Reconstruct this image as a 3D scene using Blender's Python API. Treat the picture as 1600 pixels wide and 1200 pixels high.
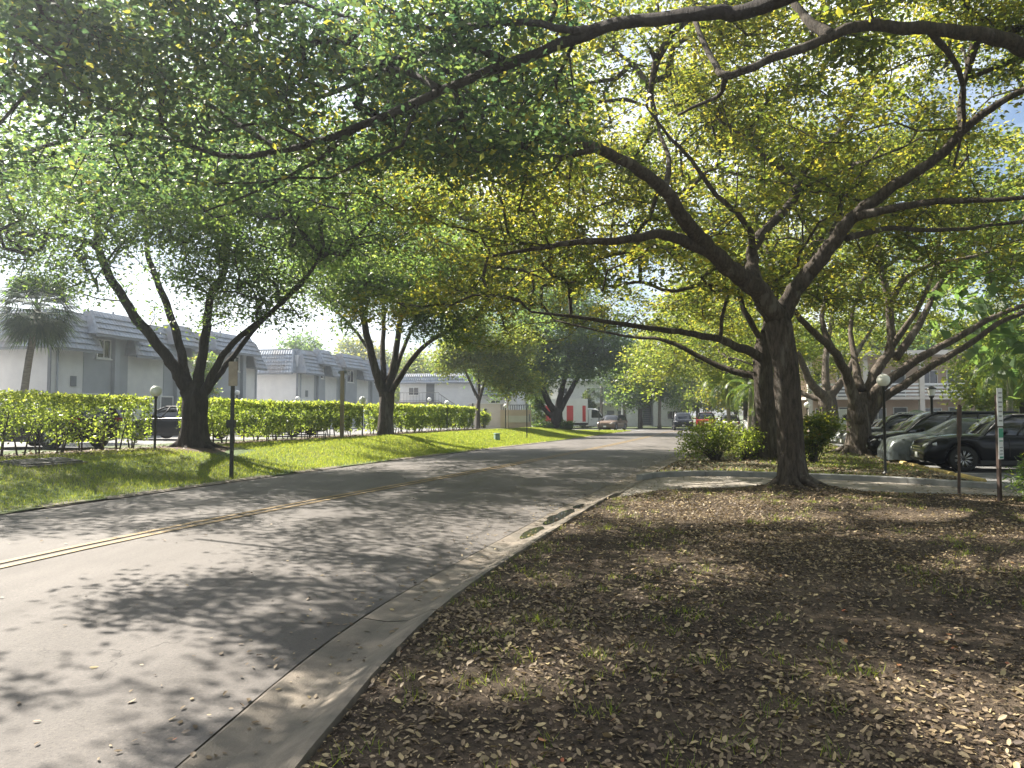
import bpy, bmesh, math, random
import numpy as np
from mathutils import Vector, Matrix, noise as mnoise

for _o in list(bpy.data.objects):
    bpy.data.objects.remove(_o)
scene = bpy.context.scene
C = scene.collection
R = math.radians
rng = np.random.default_rng(7)
random.seed(7)

# ------------------------------------------------------------------ camera
PITCH = R(2.39); CAMH = 1.65; FPX = 1150.0
cam_data = bpy.data.cameras.new('camera')
cam = bpy.data.objects.new('camera', cam_data); C.objects.link(cam)
cam.location = (0, 0, CAMH); cam.rotation_euler = (R(90) + PITCH, 0, 0)
cam_data.sensor_width = 36.0; cam_data.lens = FPX / 1600 * 36
cam_data.clip_start = 0.05; cam_data.clip_end = 3000
scene.camera = cam

# ------------------------------------------------------------------ sky and sun
SUN_AZ = R(-52)      # from straight ahead (+Y), negative is to the left
SUN_EL = R(46)
world = bpy.data.worlds.new('World'); scene.world = world; world.use_nodes = True
wn = world.node_tree; wn.nodes.clear()
w_out = wn.nodes.new('ShaderNodeOutputWorld'); w_bg = wn.nodes.new('ShaderNodeBackground')
w_sky = wn.nodes.new('ShaderNodeTexSky'); w_sky.sky_type = 'NISHITA'; w_sky.sun_disc = False
w_sky.sun_elevation = SUN_EL; w_sky.sun_rotation = SUN_AZ
w_sky.air_density = 1.0; w_sky.dust_density = 1.6; w_sky.ozone_density = 1.0
w_tc = wn.nodes.new('ShaderNodeTexCoord'); w_map = wn.nodes.new('ShaderNodeMapping')
w_map.inputs['Scale'].default_value = (1, 1, 2.2)
w_noise = wn.nodes.new('ShaderNodeTexNoise'); w_noise.inputs['Scale'].default_value = 2.6
w_noise.inputs['Detail'].default_value = 7; w_noise.inputs['Roughness'].default_value = 0.6
w_ramp = wn.nodes.new('ShaderNodeValToRGB')
w_ramp.color_ramp.elements[0].position = 0.40; w_ramp.color_ramp.elements[1].position = 0.60
w_mix = wn.nodes.new('ShaderNodeMix'); w_mix.data_type = 'RGBA'
w_mix.inputs[7].default_value = (9.0, 9.5, 10.2, 1)
wn.links.new(w_tc.outputs['Generated'], w_map.inputs[0]); wn.links.new(w_map.outputs[0], w_noise.inputs['Vector'])
wn.links.new(w_noise.outputs['Fac'], w_ramp.inputs[0]); wn.links.new(w_ramp.outputs[0], w_mix.inputs[0])
wn.links.new(w_sky.outputs[0], w_mix.inputs[6]); wn.links.new(w_mix.outputs[2], w_bg.inputs[0])
w_bg.inputs[1].default_value = 0.05
wn.links.new(w_bg.outputs[0], w_out.inputs[0])

sun_data = bpy.data.lights.new('sun', 'SUN'); sun_data.energy = 5.0; sun_data.angle = R(0.55)
sun_data.color = (1.0, 0.93, 0.82)
sun = bpy.data.objects.new('sun', sun_data); C.objects.link(sun)
SUNV = Vector((math.sin(SUN_AZ) * math.cos(SUN_EL), math.cos(SUN_AZ) * math.cos(SUN_EL), math.sin(SUN_EL)))
sun.rotation_euler = SUNV.to_track_quat('Z', 'Y').to_euler(); sun.location = (-20, 20, 40)

vs = scene.view_settings
vs.view_transform = 'Standard'; vs.look = 'None'; vs.gamma = 1.0; vs.use_curve_mapping = False
vs.exposure = 1.95
scene.render.engine = 'CYCLES'
scene.cycles.max_bounces = 7; scene.cycles.transmission_bounces = 5; scene.cycles.diffuse_bounces = 4
scene.cycles.transparent_max_bounces = 6; scene.cycles.volume_bounces = 0

# ------------------------------------------------------------------ pixel helpers (layout only)
def _ray(px, py):
    u = px - 800.0; v = 600.0 - py
    return u, FPX * math.cos(PITCH) - v * math.sin(PITCH), FPX * math.sin(PITCH) + v * math.cos(PITCH)
def P(px, py, d):
    u, y, z = _ray(px, py)
    return Vector((u / y * d, d, CAMH + z / y * d))
def G(px, py, z=0.0):
    u, y, zz = _ray(px, py)
    t = (z - CAMH) / zz
    return Vector((u * t, y * t, z))

def PIX(x, y, z):
    c, s = math.cos(PITCH), math.sin(PITCH); zz = z - CAMH
    dep = y * c + zz * s; up = zz * c - y * s
    return (800 + FPX * x / dep, 600 - FPX * up / dep) if dep > 0.1 else (None, None)

# ------------------------------------------------------------------ tagging
def tag(o, label=None, cat=None, group=None, kind=None):
    if label: o['label'] = label
    if cat: o['category'] = cat
    if group: o['group'] = group
    if kind: o['kind'] = kind
    return o
def empty(name, loc=(0, 0, 0), rz=0.0, label=None, cat=None, group=None):
    o = bpy.data.objects.new(name, None); C.objects.link(o)
    o.location = loc; o.rotation_euler = (0, 0, rz); o.empty_display_size = 0.2
    return tag(o, label, cat, group)
def link(name, me, mat=None, parent=None):
    o = bpy.data.objects.new(name, me); C.objects.link(o)
    if mat is not None and len(me.materials) == 0: me.materials.append(mat)
    if parent is not None: o.parent = parent
    return o
def copy_tree(o, parent=None):
    c = o.copy(); C.objects.link(c); c.parent = parent
    for ch in list(o.children): copy_tree(ch, c)
    return c

# ------------------------------------------------------------------ materials
def newmat(name):
    m = bpy.data.materials.new(name); m.use_nodes = True
    nt = m.node_tree; nt.nodes.clear()
    out = nt.nodes.new('ShaderNodeOutputMaterial')
    return m, nt, out
def _tc(nt, scale=(1, 1, 1), kind='Object'):
    tc = nt.nodes.new('ShaderNodeTexCoord'); mp = nt.nodes.new('ShaderNodeMapping')
    mp.inputs['Scale'].default_value = scale
    nt.links.new(tc.outputs[kind], mp.inputs[0]); return mp.outputs[0]
def _noise(nt, vec, scale, detail=5, rough=0.6):
    n = nt.nodes.new('ShaderNodeTexNoise'); n.inputs['Scale'].default_value = scale
    n.inputs['Detail'].default_value = detail; n.inputs['Roughness'].default_value = rough
    nt.links.new(vec, n.inputs['Vector']); return n.outputs['Fac']
def _ramp(nt, fac, stops):
    r = nt.nodes.new('ShaderNodeValToRGB'); cr = r.color_ramp
    while len(cr.elements) < len(stops): cr.elements.new(0.5)
    for e, (p, c) in zip(cr.elements, stops):
        e.position = p; e.color = (*c, 1) if len(c) == 3 else c
    nt.links.new(fac, r.inputs[0]); return r.outputs[0]
def _mix(nt, fac, a, b, mode='MIX'):
    m = nt.nodes.new('ShaderNodeMix'); m.data_type = 'RGBA'; m.blend_type = mode
    for sock, v in ((0, fac), (6, a), (7, b)):
        if hasattr(v, 'is_linked'): nt.links.new(v, m.inputs[sock])
        elif sock == 0: m.inputs[0].default_value = v
        else: m.inputs[sock].default_value = (*v, 1)
    return m.outputs[2]
def mat(name, c1, c2=None, rough=0.7, scale=4.0, bump=0.0, bscale=None, metal=0.0, coat=0.0, spec=0.5,
        stretch=(1, 1, 1), c3=None, scale3=0.5, lo=0.35, hi=0.65):
    m, nt, out = newmat(name)
    b = nt.nodes.new('ShaderNodeBsdfPrincipled'); nt.links.new(b.outputs[0], out.inputs[0])
    b.inputs['Roughness'].default_value = rough; b.inputs['Metallic'].default_value = metal
    b.inputs['Coat Weight'].default_value = coat; b.inputs['Specular IOR Level'].default_value = spec
    vec = _tc(nt, stretch)
    if c2 is None: c2 = tuple(x * 0.85 for x in c1)
    col = _ramp(nt, _noise(nt, vec, scale), [(lo, c2), (hi, c1)])
    if c3 is not None:
        f = _ramp(nt, _noise(nt, vec, scale3, 4), [(0.45, (0, 0, 0)), (0.65, (1, 1, 1))])
        col = _mix(nt, f, col, c3)
    nt.links.new(col, b.inputs['Base Color'])
    if bump:
        bp = nt.nodes.new('ShaderNodeBump'); bp.inputs['Strength'].default_value = bump
        bp.inputs['Distance'].default_value = 0.02
        nt.links.new(_noise(nt, vec, bscale or scale * 6, 4, 0.7), bp.inputs['Height'])
        nt.links.new(bp.outputs[0], b.inputs['Normal'])
    return m
def leafmat(name, stops, tstops, trans=0.45, rough=0.45, spec=0.4):
    m, nt, out = newmat(name)
    at = nt.nodes.new('ShaderNodeAttribute'); at.attribute_name = 'var'
    b = nt.nodes.new('ShaderNodeBsdfPrincipled'); b.inputs['Roughness'].default_value = rough
    b.inputs['Specular IOR Level'].default_value = spec
    t = nt.nodes.new('ShaderNodeBsdfTranslucent'); mx = nt.nodes.new('ShaderNodeMixShader')
    nt.links.new(_ramp(nt, at.outputs['Fac'], stops), b.inputs['Base Color'])
    nt.links.new(_ramp(nt, at.outputs['Fac'], tstops), t.inputs['Color'])
    mx.inputs[0].default_value = trans
    nt.links.new(b.outputs[0], mx.inputs[1]); nt.links.new(t.outputs[0], mx.inputs[2])
    nt.links.new(mx.outputs[0], out.inputs[0]); return m

M = {}
def asphalt_mat(name, base, lightc):
    m, nt, out = newmat(name)
    b = nt.nodes.new('ShaderNodeBsdfPrincipled'); nt.links.new(b.outputs[0], out.inputs[0])
    vec = _tc(nt)
    big = _ramp(nt, _noise(nt, vec, 0.35, 5), [(0.35, base), (0.7, lightc)])
    sp = _ramp(nt, _noise(nt, vec, 46, 4, 0.9), [(0.30, (0.35, 0.35, 0.35)), (0.47, (0.95, 0.95, 0.95)), (0.60, (1.05, 1.04, 1.02)), (0.70, (1.9, 1.8, 1.65))])
    col = _mix(nt, 1.0, big, sp, 'MULTIPLY')
    st = _ramp(nt, _noise(nt, _tc(nt, (1.3, 0.25, 1)), 1.2, 6, 0.65), [(0.42, (1, 1, 1)), (0.72, (0.62, 0.60, 0.58))])
    col = _mix(nt, 1.0, col, st, 'MULTIPLY')
    # hairline cracks
    vo = nt.nodes.new('ShaderNodeTexVoronoi'); vo.feature = 'DISTANCE_TO_EDGE'; vo.inputs['Scale'].default_value = 0.42
    dv = nt.nodes.new('ShaderNodeVectorMath'); dv.operation = 'ADD'
    nz = nt.nodes.new('ShaderNodeTexNoise'); nz.inputs['Scale'].default_value = 2.2; nz.inputs['Detail'].default_value = 5
    nt.links.new(vec, nz.inputs['Vector']); nt.links.new(vec, dv.inputs[0]); nt.links.new(nz.outputs['Color'], dv.inputs[1])
    nt.links.new(dv.outputs[0], vo.inputs['Vector'])
    ck = _ramp(nt, vo.outputs['Distance'], [(0.0, (0.35, 0.34, 0.33)), (0.0045, (1, 1, 1))])
    msk = _ramp(nt, _noise(nt, vec, 0.5, 3), [(0.5, (0, 0, 0)), (0.58, (1, 1, 1))])
    ck = _mix(nt, msk, (1, 1, 1), ck)
    col = _mix(nt, 1.0, col, ck, 'MULTIPLY')
    nt.links.new(col, b.inputs['Base Color']); b.inputs['Roughness'].default_value = 0.82
    bp = nt.nodes.new('ShaderNodeBump'); bp.inputs['Strength'].default_value = 0.45; bp.inputs['Distance'].default_value = 0.006
    nt.links.new(_noise(nt, vec, 110, 3, 0.8), bp.inputs['Height']); nt.links.new(bp.outputs[0], b.inputs['Normal'])
    return m
M['asphalt'] = asphalt_mat('asphalt', (0.080, 0.071, 0.065), (0.118, 0.105, 0.096))
M['lot'] = asphalt_mat('lot_asphalt', (0.13, 0.13, 0.13), (0.19, 0.19, 0.185))
M['concrete'] = mat('concrete', (0.21, 0.175, 0.135), (0.105, 0.088, 0.07), 0.88, 3.1, 0.5, 70, c3=(0.10, 0.088, 0.07), scale3=1.7)
M['concrete_pale'] = mat('pale_concrete', (0.30, 0.265, 0.22), (0.20, 0.175, 0.145), 0.85, 2.0, 0.3, 60, c3=(0.15, 0.135, 0.115), scale3=0.8)
M['kerb'] = mat('kerb_concrete', (0.26, 0.26, 0.25), (0.16, 0.16, 0.155), 0.85, 3.0, 0.3, 50)
def paint_mat():
    m, nt, out = newmat('yellow_road_paint')
    b = nt.nodes.new('ShaderNodeBsdfPrincipled'); nt.links.new(b.outputs[0], out.inputs[0])
    vec = _tc(nt)
    wear = _ramp(nt, _noise(nt, vec, 14, 6, 0.75), [(0.36, (0.11, 0.095, 0.08)), (0.56, (0.23, 0.145, 0.042))])
    nt.links.new(wear, b.inputs['Base Color']); b.inputs['Roughness'].default_value = 0.7
    return m
M['yellow'] = paint_mat()
M['white_paint'] = mat('white_line_paint', (0.55, 0.55, 0.52), (0.3, 0.3, 0.29), 0.7, 9)
M['stop_yellow'] = mat('wheel_stop_yellow', (0.52, 0.38, 0.10), (0.30, 0.24, 0.12), 0.8, 6, 0.3)
M['soil'] = mat('dark_leafy_soil', (0.074, 0.055, 0.039), (0.022, 0.017, 0.013), 0.97, 16, 1.0, 90, c3=(0.10, 0.076, 0.053), scale3=1.1, spec=0.2)
M['mulch'] = mat('brown_mulch', (0.10, 0.062, 0.042), (0.045, 0.028, 0.02), 0.95, 14, 0.7, 60)
M['turf'] = mat('turf_soil', (0.060, 0.098, 0.018), (0.038, 0.058, 0.014), 0.95, 3, 0.5, 40, c3=(0.085, 0.085, 0.03), scale3=0.4)
M['island'] = mat('island_soil', (0.085, 0.080, 0.038), (0.05, 0.042, 0.028), 0.95, 2, 0.6, 60, c3=(0.075, 0.10, 0.025), scale3=0.35)
M['far'] = mat('far_ground', (0.10, 0.12, 0.05), (0.07, 0.085, 0.035), 0.95, 0.2)
M['metal_black'] = mat('black_painted_metal', (0.018, 0.020, 0.019), (0.030, 0.030, 0.028), 0.45, 20)
M['wood_post'] = mat('weathered_wood', (0.36, 0.29, 0.21), (0.24, 0.19, 0.14), 0.8, 6, 0.3, 40, stretch=(6, 6, 0.6))
M['rust_post'] = mat('brown_steel', (0.085, 0.050, 0.036), (0.045, 0.03, 0.024), 0.7, 9, 0.2)
M['globe'] = mat('opal_globe', (0.80, 0.79, 0.74), (0.74, 0.73, 0.68), 0.25, 3)
M['wall'] = mat('pale_stucco', (0.68, 0.68, 0.68), (0.60, 0.60, 0.61), 0.9, 1.2, 0.15, 60)
M['wall_grey'] = mat('grey_stucco', (0.36, 0.38, 0.41), (0.31, 0.33, 0.36), 0.9, 1.2, 0.15, 60)
M['wall_warm'] = mat('warm_stucco', (0.60, 0.56, 0.50), (0.53, 0.49, 0.44), 0.9, 1.0, 0.15, 60)
M['wall_pink'] = mat('pinkish_stucco', (0.56, 0.44, 0.35), (0.48, 0.37, 0.30), 0.9, 1.0, 0.15, 60)
M['trim'] = mat('dark_grey_trim', (0.20, 0.215, 0.235), None, 0.7, 4)
M['white_trim'] = mat('white_trim', (0.72, 0.72, 0.70), None, 0.6, 4)
M['tile'] = mat('grey_roof_tile', (0.31, 0.34, 0.385), (0.20, 0.225, 0.265), 0.7, 3.5, 0.2, 40, c3=(0.26, 0.25, 0.25), scale3=0.9)
M['glass'] = mat('window_glass', (0.025, 0.030, 0.035), (0.018, 0.02, 0.025), 0.05, 0.8, spec=0.8)
M['door'] = mat('door_paint', (0.14, 0.15, 0.16), None, 0.6, 4)
M['tyre'] = mat('tyre_rubber', (0.014, 0.014, 0.014), None, 0.85, 10)
M['rim'] = mat('alloy', (0.55, 0.55, 0.56), None, 0.3, 5, metal=0.9)
M['dark_plastic'] = mat('dark_plastic', (0.016, 0.016, 0.017), None, 0.55, 10)
M['car_glass'] = mat('car_glass', (0.012, 0.015, 0.017), None, 0.03, 1, spec=0.9)
M['lamp_glass'] = mat('headlight_glass', (0.55, 0.57, 0.58), None, 0.1, 4, metal=0.3)
M['tail_red'] = mat('tail_light_red', (0.30, 0.012, 0.012), None, 0.2, 4)
M['chrome'] = mat('chrome', (0.62, 0.62, 0.63), None, 0.15, 4, metal=1.0)
M['plate'] = mat('number_plate', (0.7, 0.7, 0.68), None, 0.5, 4)
M['cover'] = mat('silver_car_cover', (0.10, 0.115, 0.115), (0.05, 0.058, 0.058), 0.22, 2.5, 0.8, 6, metal=0.4)
def bark_mat(name, c1, c2, c3):
    m, nt, out = newmat(name)
    b = nt.nodes.new('ShaderNodeBsdfPrincipled'); nt.links.new(b.outputs[0], out.inputs[0])
    b.inputs['Roughness'].default_value = 0.92; b.inputs['Specular IOR Level'].default_value = 0.2
    vec = _tc(nt, (1, 1, 0.22))
    col = _ramp(nt, _noise(nt, vec, 19, 7, 0.75), [(0.36, c2), (0.60, c1)])
    f = _ramp(nt, _noise(nt, vec, 3.2, 5), [(0.56, (0, 0, 0)), (0.63, (0.8, 0.8, 0.8))])
    col = _mix(nt, f, col, c3); nt.links.new(col, b.inputs['Base Color'])
    bp = nt.nodes.new('ShaderNodeBump'); bp.inputs['Strength'].default_value = 1.0; bp.inputs['Distance'].default_value = 0.06
    nt.links.new(_noise(nt, vec, 24, 6, 0.75), bp.inputs['Height']); nt.links.new(bp.outputs[0], b.inputs['Normal'])
    return m
M['bark'] = bark_mat('bark', (0.098, 0.080, 0.064), (0.030, 0.025, 0.021), (0.155, 0.14, 0.12))
M['bark_dark'] = bark_mat('dark_bark', (0.062, 0.052, 0.046), (0.028, 0.024, 0.022), (0.08, 0.07, 0.062))
M['bark_pale'] = bark_mat('pale_bark', (0.15, 0.122, 0.098), (0.045, 0.037, 0.031), (0.23, 0.20, 0.165))
M['palm_bark'] = mat('palm_bark', (0.26, 0.225, 0.185), (0.15, 0.13, 0.11), 0.9, 5, 0.5, 30, stretch=(1, 1, 4))

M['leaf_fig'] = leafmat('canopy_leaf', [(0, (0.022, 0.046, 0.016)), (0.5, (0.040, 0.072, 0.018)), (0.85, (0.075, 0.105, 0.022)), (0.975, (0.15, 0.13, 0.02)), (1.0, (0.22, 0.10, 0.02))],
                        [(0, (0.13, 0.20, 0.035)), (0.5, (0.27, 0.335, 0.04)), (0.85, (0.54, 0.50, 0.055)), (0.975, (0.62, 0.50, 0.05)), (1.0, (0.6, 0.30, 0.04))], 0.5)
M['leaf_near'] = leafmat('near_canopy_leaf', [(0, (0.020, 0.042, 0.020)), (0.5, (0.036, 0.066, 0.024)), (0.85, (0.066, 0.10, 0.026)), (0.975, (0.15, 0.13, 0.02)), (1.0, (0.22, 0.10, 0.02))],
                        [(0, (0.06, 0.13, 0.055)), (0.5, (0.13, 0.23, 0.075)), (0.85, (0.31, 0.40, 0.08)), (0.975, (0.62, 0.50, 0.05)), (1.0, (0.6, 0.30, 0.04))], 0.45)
M['leaf_oak'] = leafmat('oak_leaf', [(0, (0.026, 0.050, 0.024)), (0.6, (0.048, 0.082, 0.030)), (0.95, (0.09, 0.125, 0.035)), (1, (0.18, 0.14, 0.03))],
                        [(0, (0.13, 0.24, 0.06)), (0.6, (0.26, 0.40, 0.08)), (0.95, (0.46, 0.54, 0.10)), (1, (0.6, 0.46, 0.08))], 0.5)
M['leaf_yellow'] = leafmat('yellow_green_leaf', [(0, (0.06, 0.09, 0.02)), (0.6, (0.10, 0.13, 0.025)), (1, (0.19, 0.18, 0.025))],
                           [(0, (0.22, 0.33, 0.05)), (0.6, (0.40, 0.47, 0.06)), (1, (0.60, 0.56, 0.07))], 0.5)
M['leaf_hedge'] = leafmat('hedge_leaf', [(0, (0.035, 0.065, 0.016)), (0.6, (0.075, 0.115, 0.022)), (1, (0.15, 0.19, 0.035))],
                          [(0, (0.22, 0.32, 0.04)), (0.6, (0.46, 0.56, 0.07)), (1, (0.70, 0.72, 0.10))], 0.55)
M['leaf_palm'] = leafmat('palm_leaf', [(0, (0.03, 0.06, 0.02)), (0.6, (0.05, 0.09, 0.025)), (1, (0.10, 0.13, 0.03))],
                         [(0, (0.12, 0.22, 0.04)), (0.6, (0.25, 0.38, 0.05)), (1, (0.5, 0.5, 0.06))], 0.4, 0.4)
M['leaf_palm_dark'] = leafmat('fan_palm_leaf', [(0, (0.028, 0.050, 0.030)), (1, (0.06, 0.085, 0.045))], [(0, (0.07, 0.12, 0.05)), (1, (0.14, 0.2, 0.07))], 0.25, 0.7, 0.15)
M['grass'] = leafmat('grass_blade', [(0, (0.04, 0.075, 0.012)), (0.6, (0.065, 0.115, 0.018)), (1, (0.13, 0.15, 0.03))],
                     [(0, (0.24, 0.33, 0.04)), (0.6, (0.42, 0.50, 0.05)), (1, (0.66, 0.62, 0.10))], 0.5, 0.5, 0.3)
M['litter'] = leafmat('dry_leaf', [(0, (0.065, 0.042, 0.027)), (0.4, (0.17, 0.125, 0.075)), (0.75, (0.30, 0.23, 0.13)), (0.93, (0.37, 0.30, 0.14)), (1, (0.30, 0.085, 0.04))],
                      [(0, (0.08, 0.05, 0.03)), (0.5, (0.2, 0.13, 0.06)), (1, (0.45, 0.32, 0.1))], 0.12, 0.6, 0.35)
M['mulch_bits'] = leafmat('mulch_flake', [(0, (0.018, 0.013, 0.010)), (0.6, (0.070, 0.050, 0.036)), (1, (0.19, 0.14, 0.095))],
                          [(0, (0.02, 0.02, 0.01)), (1, (0.05, 0.04, 0.02))], 0.05, 0.8, 0.2)

# ------------------------------------------------------------------ mesh builders
def npmesh(name, v, f, material, parent=None, var=None, smooth=False):
    v = np.asarray(v, dtype=np.float32); f = np.asarray(f, dtype=np.int32)
    me = bpy.data.meshes.new(name); k = f.shape[1]
    me.vertices.add(len(v)); me.vertices.foreach_set('co', v.ravel())
    me.loops.add(f.size); me.loops.foreach_set('vertex_index', f.ravel())
    me.polygons.add(len(f))
    me.polygons.foreach_set('loop_start', np.arange(0, f.size, k, dtype=np.int32))
    if smooth: me.polygons.foreach_set('use_smooth', np.ones(len(f), dtype=bool))
    if var is not None:
        a = me.attributes.new('var', 'FLOAT', 'FACE'); a.data.foreach_set('value', np.asarray(var, dtype=np.float32))
    me.update(calc_edges=True); me.validate()
    return link(name, me, material, parent)

class MB:
    def __init__(s): s.v = []; s.f = []
    def quad(s, a, b, c, d):
        n = len(s.v); s.v += [tuple(a), tuple(b), tuple(c), tuple(d)]; s.f.append((n, n + 1, n + 2, n + 3)); return s
    def box(s, c, size, rz=0.0, bev=0.0):
        cx, cy, cz = c; hx, hy, hz = size[0] / 2, size[1] / 2, size[2] / 2
        n = len(s.v); co, si = math.cos(rz), math.sin(rz)
        for dz in (-hz, hz):
            for dx, dy in ((-hx, -hy), (hx, -hy), (hx, hy), (-hx, hy)):
                s.v.append((cx + dx * co - dy * si, cy + dx * si + dy * co, cz + dz))
        for q in ((0, 3, 2, 1), (4, 5, 6, 7), (0, 1, 5, 4), (1, 2, 6, 5), (2, 3, 7, 6), (3, 0, 4, 7)):
            s.f.append(tuple(n + i for i in q))
        return s
    def tube(s, pts, radii, sides=8, cap=True, squash=None, jitter=0.0):
        pts = [Vector(p) for p in pts]; n0 = len(s.v); k = len(pts)
        up = Vector((0.13, 0.31, 0.94)); prev = None
        for i, p in enumerate(pts):
            t = (pts[min(i + 1, k - 1)] - pts[max(i - 1, 0)]).normalized()
            if prev is None:
                a = t.cross(up if abs(t.dot(up)) < 0.95 else Vector((1, 0, 0))).normalized()
            else:
                a = (prev - t * prev.dot(t)).normalized()
            prev = a; b = t.cross(a); r = radii[i]
            for j in range(sides):
                th = 2 * math.pi * j / sides
                rr = r * (1 + (random.uniform(-jitter, jitter) if jitter else 0))
                s.v.append(tuple(p + a * (math.cos(th) * rr) + b * (math.sin(th) * rr)))
        for i in range(k - 1):
            for j in range(sides):
                a0 = n0 + i * sides + j; a1 = n0 + i * sides + (j + 1) % sides
                s.f.append((a0, a1, a1 + sides, a0 + sides))
        if cap:
            s.f.append(tuple(n0 + j for j in range(sides))[::-1])
            s.f.append(tuple(n0 + (k - 1) * sides + j for j in range(sides)))
        return s
    def lathe(s, prof, c=(0, 0, 0), sides=16, axis='z'):
        n0 = len(s.v); k = len(prof)
        for r, z in prof:
            for j in range(sides):
                th = 2 * math.pi * j / sides; x, y = r * math.cos(th), r * math.sin(th)
                p = (x, y, z) if axis == 'z' else (x, z, y)
                s.v.append((c[0] + p[0], c[1] + p[1], c[2] + p[2]))
        for i in range(k - 1):
            for j in range(sides):
                a0 = n0 + i * sides + j; a1 = n0 + i * sides + (j + 1) % sides
                s.f.append((a0, a1, a1 + sides, a0 + sides) if axis == 'z' else (a0, a0 + sides, a1 + sides, a1))
        return s
    def grid(s, rows):
        n0 = len(s.v); nr = len(rows); nc = len(rows[0])
        for r in rows: s.v += [tuple(p) for p in r]
        for i in range(nr - 1):
            for j in range(nc - 1):
                a = n0 + i * nc + j; s.f.append((a, a + 1, a + nc + 1, a + nc))
        return s
    def prism(s, poly, z0, z1):
        n = len(s.v); k = len(poly)
        s.v += [(p[0], p[1], z0) for p in poly] + [(p[0], p[1], z1) for p in poly]
        s.f.append(tuple(range(n, n + k))[::-1]); s.f.append(tuple(range(n + k, n + 2 * k)))
        for i in range(k):
            j = (i + 1) % k; s.f.append((n + i, n + j, n + k + j, n + k + i))
        return s
    def build(s, name, material, parent=None, smooth=False, fix=False, bevel=0.0):
        me = bpy.data.meshes.new(name); me.from_pydata(s.v, [], s.f)
        if smooth: me.polygons.foreach_set('use_smooth', [True] * len(me.polygons))
        me.update()
        if fix or bevel:
            bm = bmesh.new(); bm.from_mesh(me)
            if bevel: bmesh.ops.bevel(bm, geom=bm.edges[:], offset=bevel, segments=2, affect='EDGES', clamp_overlap=True)
            bmesh.ops.recalc_face_normals(bm, faces=bm.faces[:]); bm.to_mesh(me); bm.free()
        return link(name, me, material, parent)

def catmull(pts, n):
    """pts: array (k, m); resample a Catmull-Rom spline with n samples per span."""
    p = np.asarray(pts, dtype=float); p = np.vstack([2 * p[0] - p[1], p, 2 * p[-1] - p[-2]])
    out = []
    for i in range(1, len(p) - 2):
        for t in np.arange(n) / n:
            a, b, c, d = p[i - 1], p[i], p[i + 1], p[i + 2]
            out.append(0.5 * (2 * b + (c - a) * t + (2 * a - 5 * b + 4 * c - d) * t * t + (3 * b - a - 3 * c + d) * t ** 3))
    out.append(p[-2]); return np.array(out)
# ================================================================== THE GROUND
LEFT = catmull([(-13.6, -14), (-11.9, -4), (-10.2, 5), (-8.5, 12.2), (-7.75, 14.9), (-6.5, 19.6), (-4.4, 26.3), (0.0, 38.7), (5.0, 53), (9.5, 67), (12.6, 75.5), (18, 83), (27, 89), (42, 93), (75, 96), (140, 98)], 10)
MID = catmull([(-9.2, -14), (-7.7, -4), (-6.4, 3.5), (-5.45, 7.84), (-5.0, 9.63), (-4.25, 12.0), (-2.9, 15.8), (0.0, 23.7), (4.9, 38), (9.4, 52), (13.5, 65.5), (16.5, 73)], 10)
RIGHT = catmull([(-3.6, -14), (-2.1, -4), (-1.72, 1), (-1.58, 3.5), (-1.22, 6.08), (-0.42, 8.95), (0.95, 13.4), (2.5, 18.0), (3.8, 21.8), (8.9, 36.5), (13.7, 51), (17.8, 64), (21.3, 71), (28, 77), (42, 81), (75, 84), (140, 86)], 10)
def normals(poly):
    d = np.gradient(poly, axis=0); d /= np.linalg.norm(d, axis=1)[:, None]
    return np.stack([d[:, 1], -d[:, 0]], 1)            # points to the right of travel
def offset(poly, t): return poly + normals(poly) * t
def xat(poly, y): return float(np.interp(y, poly[:, 1], poly[:, 0]))
def sstep(a, b, x):
    t = np.clip((x - a) / (b - a), 0, 1); return t * t * (3 - 2 * t)
def left_t(x, y):
    return float(np.min(np.hypot(LEFT[:, 0] - x, LEFT[:, 1] - y)))
def rise(t, y): return 0.03 + 0.57 * float(sstep(0.0, 4.8, t)) * (1 - float(sstep(54, 72, y)))
def zl(x, y): return rise(left_t(x, y), y)
def fn(x, y, s=1.0): return mnoise.noise(Vector((x * s, y * s, 3.7)))

def ribbon(A, B, za, zb, n, zfun=None):
    rows = []
    for a, b in zip(A, B):
        row = []
        for j in range(n + 1):
            t = j / n; x, y = a[0] * (1 - t) + b[0] * t, a[1] * (1 - t) + b[1] * t
            row.append((x, y, zfun(x, y, t) if zfun else za * (1 - t) + zb * t))
        rows.append(row)
    return rows

g = MB().lathe([(0.01, -0.2), (30, -0.2), (120, -0.2), (400, -0.2), (1500, -0.2)], sides=48)
tag(g.build('ground', M['far']), kind='structure')
# road with a slight crown
RIGHT_i = np.array([RIGHT[int(i)] for i in np.linspace(0, len(RIGHT) - 1, 150)])
LEFT_i = np.array([LEFT[int(i)] for i in np.linspace(0, len(LEFT) - 1, 150)])
road = MB().grid(ribbon(LEFT_i, RIGHT_i, 0, 0, 10, lambda x, y, t: 0.05 * (1 - (2 * t - 1) ** 2) + 0.004 * fn(x, y, 0.6)))
road_o = tag(road.build('road', M['asphalt'], smooth=True), kind='structure')
def zroad(x, y):
    l, r = xat(LEFT, y), xat(RIGHT, y); t = (x - l) / (r - l)
    return 0.05 * (1 - (2 * t - 1) ** 2)
for off in (-0.17, 0.06):
    a, b = offset(MID, off), offset(MID, off + 0.11)
    rows = [[(p[0], p[1], zroad(*p) + 0.010), (q[0], q[1], zroad(*q) + 0.010)] for p, q in zip(a, b)]
    MB().grid(rows).build('yellow_line', M['yellow'], road_o)
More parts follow.
